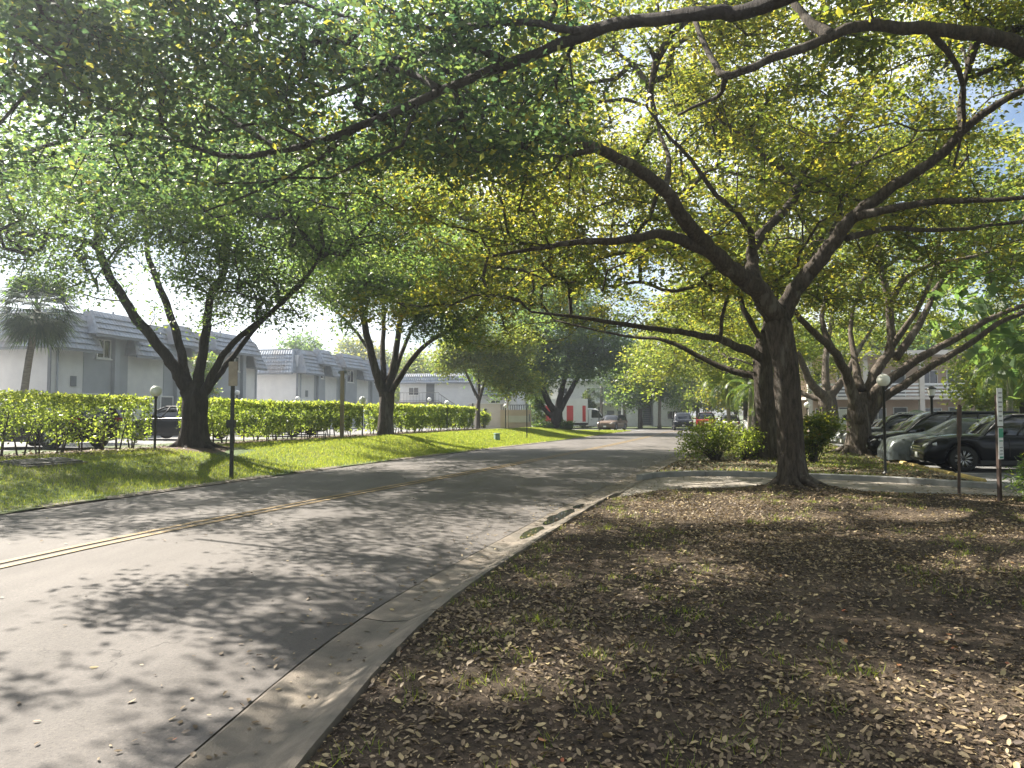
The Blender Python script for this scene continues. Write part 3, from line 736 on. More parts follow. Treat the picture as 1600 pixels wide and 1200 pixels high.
# --- yellow-green tree farther along the right side, hanging over the road end
b = Vector((17.8, 53.5, 0.1))
t_rows = [(b.x, b.y, -0.1, 0.42), (b.x, b.y, 0.8, 0.36), (17.8, 53.5, 2.4, 0.33), (17.8, 53.5, 3.2, 0.24)]
limbs = [[(17.8, 53.5, 2.8, 0.2), (15.4, 53, 4.6, 0.15), (12.6, 52.6, 5.8, 0.09), (10, 52, 6.4, 0.05)], [(17.8, 53.5, 2.8, 0.2), (16.6, 54.6, 5.4, 0.15), (14.6, 56, 7.4, 0.07)], [(17.8, 53.5, 2.8, 0.2), (19.4, 52.8, 5.2, 0.15), (21.4, 52, 7.2, 0.07)], [(17.8, 53.5, 2.8, 0.2), (17.2, 52, 5.4, 0.14), (16, 50, 7.6, 0.06)]]
e = np.vstack([umbrella(16, 53.2, 9.0, 10.4, 6.2, 3.2, 620, r), umbrella(14.5, 52.5, 8.0, 5.8, 4.4, 1.2, 140, r, 0.5)])
grow_tree('shade_tree', 'yellow-green shade tree far along the right side, its crown over the road end', b, t_rows, limbs, e, M['leaf_yellow'], M['bark'], r, 50, 0.22, 0.11, (0.4, 0.4, 0.22), roots=6)

# --- tree out of frame on the right whose limb reaches into the top right corner
b = Vector((11.2, 8.6, 0.1))
t_rows = [(b.x, b.y, -0.1, 0.42), (b.x, b.y, 0.8, 0.37), (11.2, 8.7, 2.2, 0.34), (11.0, 8.8, 3.4, 0.34), (10.8, 8.9, 4.0, 0.28)]
limbs = [
    [(10.9, 8.9, 3.9, 0.22), (9.8, 9.6, 5.4, 0.15), (*P(1640, 90, 10.2), 0.115), *PL([(1560, 62, 10.2), (1450, 46, 10.3), (1340, 42, 10.4), (1290, 60, 10.5), (1200, 95, 10.7), (1135, 118, 10.9), (1112, 92, 11.3), (1085, 30, 12.0)], 0.105, 0.04)],
    PL([(1300, 58, 10.5), (1262, 30, 10.9), (1240, 0, 11.2), (1225, -60, 11.8)], 0.09, 0.04),
    PL([(1135, 118, 10.9), (1120, 150, 11.3), (1060, 178, 11.8)], 0.05, 0.02),
    PL([(1450, 46, 10.3), (1500, 110, 11.5), (1505, 190, 12.5), (1490, 260, 13)], 0.055, 0.02),
    [(10.8, 8.9, 3.8, 0.25), (11.8, 9.8, 5.5, 0.2), (12.6, 11, 7, 0.13), (13, 12.5, 8, 0.07)],
    [(10.8, 8.9, 3.9, 0.25), (11.2, 7.4, 5.8, 0.2), (11.6, 5.4, 7.2, 0.13), (12, 3, 8, 0.07)],
    [(10.9, 8.8, 3.9, 0.22), (9.6, 7.2, 5.9, 0.17), (8.4, 5.4, 7.2, 0.11), (7, 4, 8, 0.06)],
]
e = umbrella(10.5, 8.6, 8.0, 11.2, 8.8, 1.5, 900, r, 0.0)
e = np.vstack([e, umbrella(10.5, 8.6, 8.0, 8.4, 7.4, 0.8, 120, r, 0.85)])
e = open_under(gaps(e, r, -0.02))
grow_tree('shade_tree', 'shade tree past the right edge, its bent limb crossing the top right corner', b, t_rows, limbs, e, M['leaf_fig'], M['bark'], r, 80, 0.128, 0.066, roots=6)

# --- tree just behind the viewer: dark limb sweeping left over the road
b = Vector((5.6, 0.2, 0.1))
t_rows = [(b.x, b.y, -0.1, 0.42), (b.x, b.y, 0.8, 0.36), (5.6, 0.3, 2.2, 0.33), (5.4, 0.5, 3.3, 0.33), (5.2, 0.7, 3.8, 0.27)]
limbs = [
    [(5.3, 0.6, 3.6, 0.17), (4.2, 2.4, 4.5, 0.1), *PL([(1230, -4, 6.0), (1110, 22, 6.5), (960, 40, 7.2), (830, 88, 8.0), (690, 140, 8.8), (560, 200, 9.6), (440, 235, 10.5), (350, 243, 11.3), (230, 210, 12.1), (120, 215, 12.8), (40, 238, 13.4)], 0.07, 0.035)],
    PL([(965, 40, 7.2), (890, 48, 7.5), (820, 35, 7.8), (690, 42, 8.4), (560, 30, 9), (430, -10, 9.6)], 0.05, 0.02),
    PL([(800, 100, 8.2), (720, 75, 8.8), (620, 92, 9.5), (520, 110, 10), (400, 60, 10.6), (330, 20, 11)], 0.055, 0.02),
    PL([(690, 140, 8.8), (610, 110, 9.8), (500, 150, 11), (420, 130, 12), (300, 150, 13)], 0.05, 0.02),
    PL([(560, 200, 9.6), (480, 260, 10.2), (400, 300, 10.8), (320, 330, 11.3)], 0.035, 0.012),
    PL([(440, 235, 10.5), (350, 180, 11.2), (250, 120, 12), (150, 80, 12.6)], 0.045, 0.015),
    PL([(900, 62, 7.6), (870, 130, 8.2), (880, 175, 8.7)], 0.025, 0.01),
    [(5.2, 0.7, 3.6, 0.2), (5.8, 2.6, 5.4, 0.15), (6.0, 4.6, 6.6, 0.1), (6.2, 6, 7.2, 0.05)],
    [(5.2, 0.7, 3.6, 0.2), (3.4, -1.2, 5.4, 0.15), (1.6, -2.8, 6.4, 0.1), (0, -4, 7, 0.05)],
    [(5.3, 0.6, 3.6, 0.2), (6.8, -1, 5.4, 0.15), (8.4, -2.4, 6.6, 0.1), (9.4, -4, 7, 0.05)],
]
limbs.append([(5.2, 0.7, 3.6, 0.17), (3.2, 2.6, 5.6, 0.13), (0.5, 4.6, 6.6, 0.1), (-3.0, 6.6, 6.9, 0.07), (-6.6, 8.4, 6.9, 0.035)])  # unseen limb added overhead to carry tips that shade the road
LP = np.array([(1230, -4, 6.0), (1110, 22, 6.5), (960, 40, 7.2), (830, 88, 8.0), (690, 140, 8.8), (560, 200, 9.6), (440, 235, 10.5), (350, 243, 11.3)])
def clear_limb(e):
    """the big limb itself is bare: its leafy twigs start well above it"""
    xs = np.linspace(350, 1230, 120); o = np.argsort(LP[:, 0]); ys = np.interp(xs, LP[o, 0], LP[o, 1]); ds = np.interp(xs, LP[o, 0], LP[o, 2]); out = []
    for p in e:
        px, py = PIX(*p)
        if px is None: out.append(True); continue
        q = np.hypot(xs - px, ys - py); i = int(np.argmin(q)); out.append(not (q[i] < 42 and p[1] < ds[i] + 0.5))
    return e[np.array(out)]
def near_ends(n, r):
    """leafy mass over the road, as the limbs carry it"""
    q = []
    while len(q) < n:
        px, py, d = r.uniform(-80, 900), r.uniform(-60, 300), r.uniform(7.6, 14.0)
        p = P(px, py, d)
        if p.z < 4.2 or p.z > 8.4: continue
        lim = 330 - 0.10 * px
        if py > lim: continue
        g_ = mnoise.noise(Vector((p.x * 0.35, p.y * 0.35, p.z * 0.4)))
        if g_ < -0.10: continue
        q.append(tuple(p))
    return np.array(q)
e = np.vstack([near_ends(1150, r), gaps(umbrella(6.8, -0.6, 5.6, 8.4, 6.8, 1.2, 300, r), r, 0.0),
               blobs([(*P(865, 110, 8.4), 0.45, 0.5, 0.42), (*P(900, 60, 7.8), 0.5, 0.5, 0.3)], 30, r)])
e = open_under(gaps(e, r, -0.04))
e = np.vstack([e, shade_ends(-120, 760, 830, 1230, 5.6, 7.4, 62, r, -0.02, BLOBS), shade_ends(480, 1500, 800, 1250, 6.2, 7.8, 300, r, 0.03)])
e = clear_limb(e)
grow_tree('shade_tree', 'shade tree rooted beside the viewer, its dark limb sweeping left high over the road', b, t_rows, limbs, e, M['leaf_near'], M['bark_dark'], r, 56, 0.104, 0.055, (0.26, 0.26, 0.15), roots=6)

# --- left oak nearest the viewer
b = Vector((-10.15, 23.5, 0.58))
t_rows = [(b.x, b.y, 0.45, 0.42), (b.x, b.y, 1.0, 0.39), (-10.15, 23.5, 1.7, 0.375), (-10.12, 23.5, 2.2, 0.36), (-10.1, 23.5, 2.7, 0.24)]
limbs = [
    PL([(298, 622, 23.5), (285, 595, 23.4), (262, 558, 23.2), (215, 500, 22.8), (172, 432, 22.3), (150, 385, 22), (110, 372, 21.6), (40, 366, 21)], 0.235, 0.067),
    PL([(150, 388, 22), (150, 345, 22.3), (120, 290, 22.6), (80, 240, 23)], 0.118, 0.034),
    PL([(300, 620, 23.45), (290, 585, 23.5), (276, 520, 23.8), (250, 450, 24.2), (232, 400, 24.6), (225, 330, 25), (200, 260, 25.5)], 0.185, 0.050),
    PL([(306, 622, 23.5), (312, 580, 23.4), (322, 520, 23.2), (330, 460, 22.9), (352, 420, 22.6), (360, 350, 22.2), (380, 290, 22)], 0.202, 0.050),
    PL([(314, 622, 23.5), (330, 588, 23.3), (352, 550, 23), (385, 518, 22.4), (430, 482, 21.8), (470, 445, 21.4), (500, 400, 21)], 0.143, 0.042),
    PL([(314, 625, 23.6), (332, 598, 23.8), (360, 562, 24), (400, 512, 24.4), (440, 470, 24.8), (490, 420, 25.2)], 0.134, 0.042),
]
e = blobs([(-11, 22, 8.6, 5.2, 4.6, 3.0), (-14, 22.5, 7.6, 3.4, 3.2, 2.2), (-7.6, 22, 8.0, 3.6, 3.4, 2.6), (-10, 24, 11.0, 4.4, 4.2, 2.2), (-12, 19, 7.2, 3.4, 2.6, 1.4), (-7.5, 20.5, 6.0, 2.0, 2.0, 1.2), (-10.4, 23.2, 5.4, 1.8, 1.6, 1.2), (-9.5, 23.3, 3.7, 0.7, 0.6, 0.6), (-15.5, 21, 6.6, 2.4, 2, 1.6), (-5.0, 22.0, 7.4, 2.6, 2.6, 1.6), (-14, 26, 9.4, 3.4, 3, 2.2), (-4.2, 24, 9.2, 2.6, 2.6, 1.6), (-8.5, 20, 7.4, 2.6, 2.2, 1.2), (-6.0, 18.4, 7.2, 2.8, 2.2, 1.2), (-4.0, 20.2, 8.0, 2.6, 2.4, 1.2), (-8.0, 21.2, 5.7, 1.8, 1.6, 0.9), (-12.6, 21.2, 5.6, 1.8, 1.6, 0.8), (-9.4, 22.6, 5.0, 1.8, 1.4, 0.9), (-7.0, 22.4, 4.9, 1.1, 1.0, 0.7)], 2700, r, 0.25)
e = np.vstack([gaps(e, r, -0.25), shade_ends(150, 1000, 745, 835, 6.4, 8.6, 260, r, -0.08)])
grow_tree('oak_tree', 'large oak with dark forked trunk on the left lawn, nearest of the lawn trees', b, t_rows, limbs, e, M['leaf_oak'], M['bark_dark'], r, 48, 0.125, 0.055, (0.32, 0.32, 0.2), flat=0.35, roots=7, flare=0.7, fh=0.8, root_n=8, root_z=-0.02)

# --- oak past the left edge, shading the near lawn
b = Vector((-17.2, 14.8, 0.58))
t_rows = [(b.x, b.y, 0.4, 0.42), (b.x, b.y, 1.2, 0.38), (-17.2, 14.8, 2.2, 0.34), (-17.2, 14.8, 3.0, 0.22)]
limbs = [[(-17.2, 14.8, 2.4, 0.22), (-15.8, 15.2, 4.4, 0.16), (-14.2, 15.8, 6.2, 0.1), (-12.6, 16.2, 7.2, 0.05)], [(-17.2, 14.8, 2.4, 0.22), (-17.0, 16.4, 4.8, 0.16), (-16.4, 18, 7.0, 0.06)], [(-17.2, 14.8, 2.4, 0.22), (-18.8, 14, 4.8, 0.16), (-20, 13, 7.0, 0.06)], [(-17.2, 14.8, 2.4, 0.22), (-16.4, 13, 4.8, 0.16), (-15.4, 11, 7.0, 0.06)]]
e = gaps(blobs([(-16.5, 15, 7.6, 4.4, 4.2, 2.0), (-13.6, 16, 7.2, 2.6, 2.6, 1.4), (-15, 12, 7.2, 3, 2.6, 1.6), (-16, 19, 8, 3, 2.6, 1.6)], 620, r, 0.25), r, -0.2)
grow_tree('oak_tree', 'oak past the left edge, its leaves hanging in above the near hedge', b, t_rows, limbs, e, M['leaf_oak'], M['bark_dark'], r, 58, 0.13, 0.058, (0.4, 0.4, 0.28), flat=0.35, roots=6, flare=0.6)

# --- second left oak
b = Vector((-6.35, 37.0, 0.58))
t_rows = [(b.x, b.y, 0.45, 0.40), (b.x, b.y, 1.2, 0.37), (-6.3, 37, 2.0, 0.36), (-6.3, 37, 2.8, 0.37)]
limbs = [
    PL([(600, 618, 37), (585, 570, 36.6), (571, 512, 36), (562, 468, 35.6), (545, 400, 35), (520, 330, 34.5)], 0.25, 0.06),
    PL([(605, 615, 37), (617, 560, 37.2), (626, 500, 37.4), (640, 455, 37.6), (655, 380, 38)], 0.22, 0.06),
    PL([(608, 618, 37), (640, 566, 36.5), (670, 535, 36), (705, 515, 35.4), (735, 495, 35)], 0.17, 0.05),
    PL([(602, 612, 37), (598, 550, 37.8), (600, 490, 38.6), (595, 420, 39.2), (600, 340, 40)], 0.18, 0.05),
    PL([(600, 600, 37), (575, 545, 38), (540, 500, 38.6), (500, 470, 39)], 0.13, 0.04),
    PL([(606, 615, 37), (630, 545, 38), (660, 480, 39), (690, 430, 40)], 0.15, 0.04),
]
e = blobs([(-6.5, 36, 10.5, 5.6, 5, 3.6), (-9.5, 35.5, 8.8, 3.6, 3.4, 2.4), (-3.4, 35.5, 8.6, 3.6, 3.4, 2.6), (-6, 36.6, 13.5, 4.5, 4, 2.2), (-4.6, 33, 7.4, 2.6, 2.4, 1.6), (-7.5, 33.5, 7.4, 2.4, 2.4, 1.4), (-3.0, 34.5, 6.2, 1.6, 1.6, 1.0), (-2.0, 31.5, 8.4, 3.0, 2.8, 1.8), (0.4, 33.5, 9.6, 3.0, 2.8, 2.0), (-7.5, 31, 9.0, 3.0, 2.6, 1.8), (-8.2, 35.4, 6.4, 1.8, 1.6, 1.0), (-4.4, 35, 6.2, 1.8, 1.6, 1.0), (-2.2, 33.4, 5.6, 1.6, 1.4, 0.9), (-1.0, 29, 7.6, 2.4, 2.2, 1.3), (-3.2, 27.2, 7.6, 2.2, 2.0, 1.2), (1.0, 37.6, 8.6, 2.6, 2.4, 1.6)], 2200, r, 0.25)
e = np.vstack([gaps(e, r, -0.35), shade_ends(550, 1050, 698, 745, 6.6, 9.2, 260, r, -0.08)])
grow_tree('oak_tree', 'slimmer oak with a fan of upright stems, second along the left lawn', b, t_rows, limbs, e, M['leaf_oak'], M['bark'], r, 50, 0.18, 0.08, (0.36, 0.36, 0.22), flat=0.35, roots=6, flare=0.5, fh=0.8, vshift=0.06)

# --- third left tree by the lorry
b = Vector((4.05, 66.0, 0.1))
t_rows = [(b.x, b.y, 0.0, 0.55), (b.x, b.y, 0.8, 0.50), (4.0, 66, 1.8, 0.5), (3.95, 66, 2.2, 0.42)]
limbs = [
    PL([(866, 645, 66), (850, 610, 65.5), (845, 570, 65), (835, 520, 64)], 0.34, 0.10),
    PL([(870, 645, 66), (880, 600, 66), (888, 560, 66), (890, 500, 66)], 0.32, 0.10),
    PL([(873, 645, 66), (898, 598, 66), (925, 555, 65), (950, 520, 64)], 0.30, 0.09),
    PL([(862, 652, 66), (845, 632, 66), (825, 602, 66), (800, 560, 65)], 0.25, 0.07),
]
e = blobs([(4, 65, 9.5, 6.5, 5.5, 3.6), (0.8, 64.5, 7.4, 4, 3.6, 2.6), (8, 64.5, 7.6, 4, 3.6, 2.4), (4, 66, 13.2, 5, 4.5, 2.6), (-0.5, 64, 4.8, 2.0, 2.0, 1.6), (2.0, 64.5, 5.2, 2.0, 2.0, 1.6), (9.8, 63.5, 6.6, 2.6, 2.4, 1.6), (6.6, 64, 5.6, 1.8, 1.6, 1.0), (3.4, 63.6, 5.4, 1.6, 1.4, 0.9), (-2.2, 63.5, 5.6, 1.8, 1.6, 1.4)], 1050, r, 0.25)
grow_tree('oak_tree', 'dark multi-trunked tree in front of the white lorry, farthest along the left lawn', b, t_rows, limbs, e, M['leaf_oak'], M['bark_dark'], r, 52, 0.28, 0.13, (0.6, 0.6, 0.4), flat=0.35, roots=5, flare=0.4, vshift=-0.1)

# --- yellow-green tree at the hedge end
b = Vector((-2.6, 56.5, 0.4))
t_rows = [(b.x, b.y, 0.2, 0.2), (b.x, b.y, 1.0, 0.17), (-2.6, 56.5, 2.2, 0.15), (-2.5, 56.5, 3, 0.13)]
limbs = [[(-2.55, 56.5, 2.8, 0.12), (-3.4, 56.2, 4.6, 0.09), (-4.0, 56, 6.2, 0.05)], [(-2.5, 56.5, 2.8, 0.12), (-1.9, 56.2, 4.8, 0.09), (-1.4, 56, 6.6, 0.05)], [(-2.5, 56.5, 2.9, 0.12), (-2.6, 57, 5.2, 0.09), (-2.8, 57, 7.2, 0.05)]]
e = blobs([(-2.8, 56, 6.8, 2.6, 2.4, 2.0), (-1.2, 55.6, 5.6, 2.0, 1.8, 1.8), (-4.0, 55.8, 6.4, 1.6, 1.6, 1.4), (-0.6, 55.4, 4.4, 1.5, 1.4, 1.3), (0.8, 55.2, 7.0, 1.9, 1.8, 1.6), (-3.4, 55.6, 8.6, 2.0, 1.8, 1.2), (-5.2, 55.6, 5.4, 1.2, 1.2, 1.0), (1.2, 54.8, 4.0, 1.0, 1.0, 1.2)], 620, r, 0.2)
grow_tree('small_tree', 'small yellow-green tree rising behind the far end of the left hedge', b, t_rows, limbs, e, M['leaf_yellow'], M['bark'], r, 50, 0.21, 0.11, (0.4, 0.4, 0.3), flat=0.4, flare=0.3)

# --- background trees: three kinds built once, then copied
def bg_proto(name, label, leaf_m, r, h, rad, n, vshift, group, leafL=0.34):
    t_rows = [(0, 0, -0.2, 0.34), (0, 0, 0.8, 0.28), (0.05, 0, h * 0.25, 0.25), (0.1, 0, h * 0.4, 0.18)]
    limbs = []
    for k in range(5):
        a = k * 1.256 + r.uniform(0, 0.6); q = rad * 0.55
        limbs.append([(0.05, 0, h * 0.33, 0.15), (q * 0.4 * math.cos(a), q * 0.4 * math.sin(a), h * 0.5, 0.11), (q * math.cos(a), q * math.sin(a), h * 0.72, 0.05)])
    e = blobs([(0, 0, h * 0.66, rad * 0.8, rad * 0.8, h * 0.24)] + [(rad * 0.6 * math.cos(a), rad * 0.6 * math.sin(a), h * (0.5 + 0.14 * math.sin(a * 3)), rad * 0.5, rad * 0.5, h * 0.17) for a in np.arange(6) * 1.047 + 0.3] + [(0.2, 0, h * 0.85, rad * 0.45, rad * 0.45, h * 0.13)], n, r, 0.25)
    return grow_tree(name, label, (0, 0, 0), t_rows, limbs, e, leaf_m, M['bark'], r, 46, leafL, leafL * 0.5, (0.5, 0.5, 0.4), flat=0.35, vshift=vshift, flare=0.3, group=group)
GRP = 'trees closing the background'
protos = [bg_proto('background_tree', '', M['leaf_oak'], r, 11, 5.2, 430, -0.08, GRP), bg_proto('background_tree', '', M['leaf_yellow'], r, 9.5, 4.6, 380, -0.05, GRP), bg_proto('background_tree', '', M['leaf_fig'], r, 12, 5.6, 430, 0.05, GRP)]
spots = [  # proto, px, d, scale, label
    (0, 470, 84, 1.0, 'tree showing over the roofs behind the second townhouse block'),
    (1, 650, 100, 1.15, 'tree behind the building with outside stairs, left of its roof'),
    (0, 725, 106, 1.1, 'dark tree behind the roof of the building with outside stairs'),
    (2, 800, 92, 1.0, 'leafy tree behind the tan entrance wall'),
    (0, 1000, 87, 0.95, 'dark tree hanging over the front of the white building'),
    (2, 1062, 101, 1.0, 'tree right of the white building at the road bend'),
    (1, 1090, 96, 0.9, 'bright tree behind the dark pickup at the road bend'),
    (2, 1165, 66, 0.8, 'green tree beyond the red pickup'),
    (1, 1150, 95, 1.1, 'yellow-green tree far down the road behind the pickups'),
    (0, 1240, 72, 1.0, 'tree far behind the main trunk'),
    (2, 1330, 80, 1.1, 'tree beyond the white cabinet'),
    (0, 1420, 78, 1.1, 'tree rising above the pinkish apartment building, left end'),
    (2, 1560, 76, 1.15, 'tree rising above the pinkish apartment building, right end'),
    (1, 1600, 40, 0.78, 'bright tree above the parked cars at the right edge'),
    (0, 1690, 58, 1.0, 'tree past the right edge beyond the parking lot'),
    (0, -90, 62, 1.0, 'tree behind the leftmost townhouses'),
    (2, 250, 74, 0.9, 'tree behind the first townhouse block, seen between oak limbs'),
    (2, 560, 118, 1.2, 'distant tree above the gap after the second townhouse block'),
    (0, 880, 122, 1.25, 'distant tree behind the lorry'),
]
usedp = set()
for pi, px, d, sc, lab in spots:
    o = protos[pi] if pi not in usedp else copy_tree(protos[pi])
    usedp.add(pi); x = (px - 800) / FPX * d
    o.location = (x, d, zl(x, d) - 0.1 if px < 800 else 0.0); o.rotation_euler = (0, 0, random.uniform(0, 6.28)); o.scale = (sc, sc, sc * random.uniform(0.95, 1.05)); o['label'] = lab

# unseen leafy mass for street trees behind, added to dim reflections and fill
rb = np.random.default_rng(5); bp_ = []
for a_ in np.linspace(-2.4, 2.4, 15):
    R_ = rb.uniform(24, 34); cx, cy = R_ * math.sin(a_ + math.pi), R_ * math.cos(a_ + math.pi) + 6
    if cy > 4 and abs(cx) < 20: continue
    bp_.append(blobs([(cx, cy, 6.5, 4.5, 4.5, 3.6), (cx + 2, cy, 3.5, 3.6, 3.6, 2.8), (cx - 2, cy, 9, 3.5, 3.5, 2.4)], 900, rb, 0.3))
bp_ = np.vstack(bp_); v, f = leaf_arrays(bp_, 0.75, 0.45, rb, 0.35)
tag(npmesh('wood', v, f, M['leaf_oak'], None, np.clip(rb.normal(0.4, 0.2, len(f)), 0, 0.9)), 'leafy trees lining the street behind the viewer', 'trees', kind='stuff')

# ================================================================== PALMS
def fan_leaf(mb_v, mb_f, base, direction, r, size=0.9):
    d = Vector(direction).normalized(); stem = base + d * size * 0.9
    side = d.cross(Vector((0, 0, 1)));  side = side.normalized() if side.length > 0.1 else Vector((1, 0, 0))
    upv = side.cross(d)
    for k in range(-9, 10):
        a = k * 0.17; dd = (d * math.cos(a) + side * math.sin(a)).normalized(); ln = size * (1.0 - 0.012 * k * k * 0.25)
        n = len(mb_v); w = 0.035
        tip = stem + dd * ln + Vector((0, 0, -0.28 * size * r.uniform(0.5, 1.3)))
        m = stem + dd * ln * 0.55; sd = dd.cross(upv).normalized() * w
        mb_v += [tuple(stem), tuple(m + sd), tuple(tip), tuple(m - sd)]; mb_f.append((n, n + 1, n + 2, n + 3))
    n = len(mb_v); sd = side * 0.02
    mb_v += [tuple(base - sd), tuple(base + sd), tuple(stem + sd), tuple(stem - sd)]; mb_f.append((n, n + 1, n + 2, n + 3))
def fan_palm(label, loc, top, lean, fronds, r, size=0.9, group=None, trunk_r=0.16):
    root = empty('fan_palm', loc, 0, label, 'palm', group)
    pts = [(lean * (t ** 1.5), 0, t * top) for t in np.linspace(0, 1, 9)]
    MB().tube(pts, [trunk_r * (1.25 if i == 0 else 1.0 - 0.02 * i) for i in range(9)], 10, jitter=0.05).build('trunk', M['palm_bark'], root, smooth=True)
    c = Vector(pts[-1])
    for k in range(fronds):
        th = k * 2.399; el = 1.2 - 2.3 * (k + 0.5) / fronds
        d = (math.cos(th) * math.cos(el), math.sin(th) * math.cos(el), math.sin(el))
        v, f = [], []; fan_leaf(v, f, c, d, r, size)
        npmesh('frond', v, f, M['leaf_palm_dark'], root, r.uniform(0, 1, len(f)))
    return root
def feather_palm(label, loc, top, lean, fronds, r, length=2.2, group=None, trunk_r=0.11, m=None, tilt0=1.15, droop=1.0, name='feather_palm'):
    root = empty(name, loc, r.uniform(0, 6), label, 'palm', group)
    pts = [(lean * (t ** 1.4), 0, t * top) for t in np.linspace(0, 1, 8)]
    MB().tube(pts, [trunk_r * (1.3 - 0.06 * i) for i in range(8)], 9, jitter=0.04).build('trunk', M['palm_bark'], root, smooth=True)
    c = Vector(pts[-1])
    for k in range(fronds):
        th = k * 2.399; el = tilt0 - 1.5 * (k / fronds) + r.uniform(-0.1, 0.1); h = Vector((math.cos(th), math.sin(th), 0))
        v, f = [], []; p = c.copy(); dirv = el; seg = 14; prev = p.copy(); sp = []
        for i in range(seg + 1):
            sp.append(p.copy()); p = p + (h * math.cos(dirv) + Vector((0, 0, math.sin(dirv)))) * (length / seg); dirv -= droop * 0.13
        side = h.cross(Vector((0, 0, 1)))
        for i in range(seg):
            n = len(v); w = 0.018 * (1 - i / seg) + 0.004
            v += [tuple(sp[i] - side * w), tuple(sp[i] + side * w), tuple(sp[i + 1] + side * w), tuple(sp[i + 1] - side * w)]; f.append((n, n + 1, n + 2, n + 3))
            if i < 2: continue
            for sgn in (-1, 1):
                for q in (0.0, 0.5):
                    o = sp[i].lerp(sp[i + 1], q); t = (sp[i + 1] - sp[i]).normalized(); ln = length * 0.26 * math.sin(math.pi * (0.12 + 0.8 * i / seg)) * r.uniform(0.85, 1.1)
                    d = (side * sgn * 0.8 + t * 0.6 + Vector((0, 0, -0.25 * droop))).normalized(); wv = t * 0.022 * length / 2
                    n = len(v); v += [tuple(o), tuple(o + d * ln * 0.4 + wv), tuple(o + d * ln + Vector((0, 0, -0.1 * ln))), tuple(o + d * ln * 0.4 - wv)]; f.append((n, n + 1, n + 2, n + 3))
        npmesh('frond', v, f, m or M['leaf_palm'], root, r.uniform(0.1, 0.9, len(f)))
    return root
def at(px, d, z=0.0): return ((px - 800) / FPX * d, d, z)
fan_palm('fan palm with round dark head before the left townhouses', (-19.7, 29.5, 0.58), 5.3, 0.6, 64, r, 1.0, trunk_r=0.15)
GP = 'slim fan palms before the white building'
for px, d, tp, ln, lab in ((939, 87, 5.0, 0.1, 'slim fan palm before the white building, nearest the lorry'), (975, 88, 5.4, -0.1, 'slim fan palm before the white building, above the brown car'), (1030, 86, 5.2, 0.15, 'slim fan palm right of the white building stairs')):
    fan_palm(lab, at(px, d, 0.05), tp, ln, 24, r, 1.25, GP, 0.2)
feather_palm('arching bright feather palm behind the roadside shrub', at(1140, 46, 0.1), 3.5, -0.5, 17, r, 2.3, droop=1.4)
feather_palm('second arching feather palm behind the roadside shrub, nearer the main trunk', at(1170, 43, 0.1), 3.1, 0.3, 14, r, 2.1, droop=1.3)
feather_palm('tall feather palm with slim trunk at the right edge beyond the cars', at(1576, 36, 0.03), 4.0, -0.25, 22, r, 2.6, trunk_r=0.13, droop=1.2)
feather_palm('low feather palm before the pinkish building balcony', at(1450, 45, 0.05), 1.5, 0.1, 16, r, 1.9, m=M['leaf_palm_dark'], droop=1.5)
feather_palm('young pale-trunked palm beside the tall feather palm', at(1530, 40, 0.05), 2.3, 0.2, 13, r, 1.7, trunk_r=0.08, droop=1.3)
feather_palm('feather palm with drooping fronds past the right edge', at(1640, 32, 0.03), 4.4, -0.3, 20, r, 2.8, trunk_r=0.14, droop=1.3)
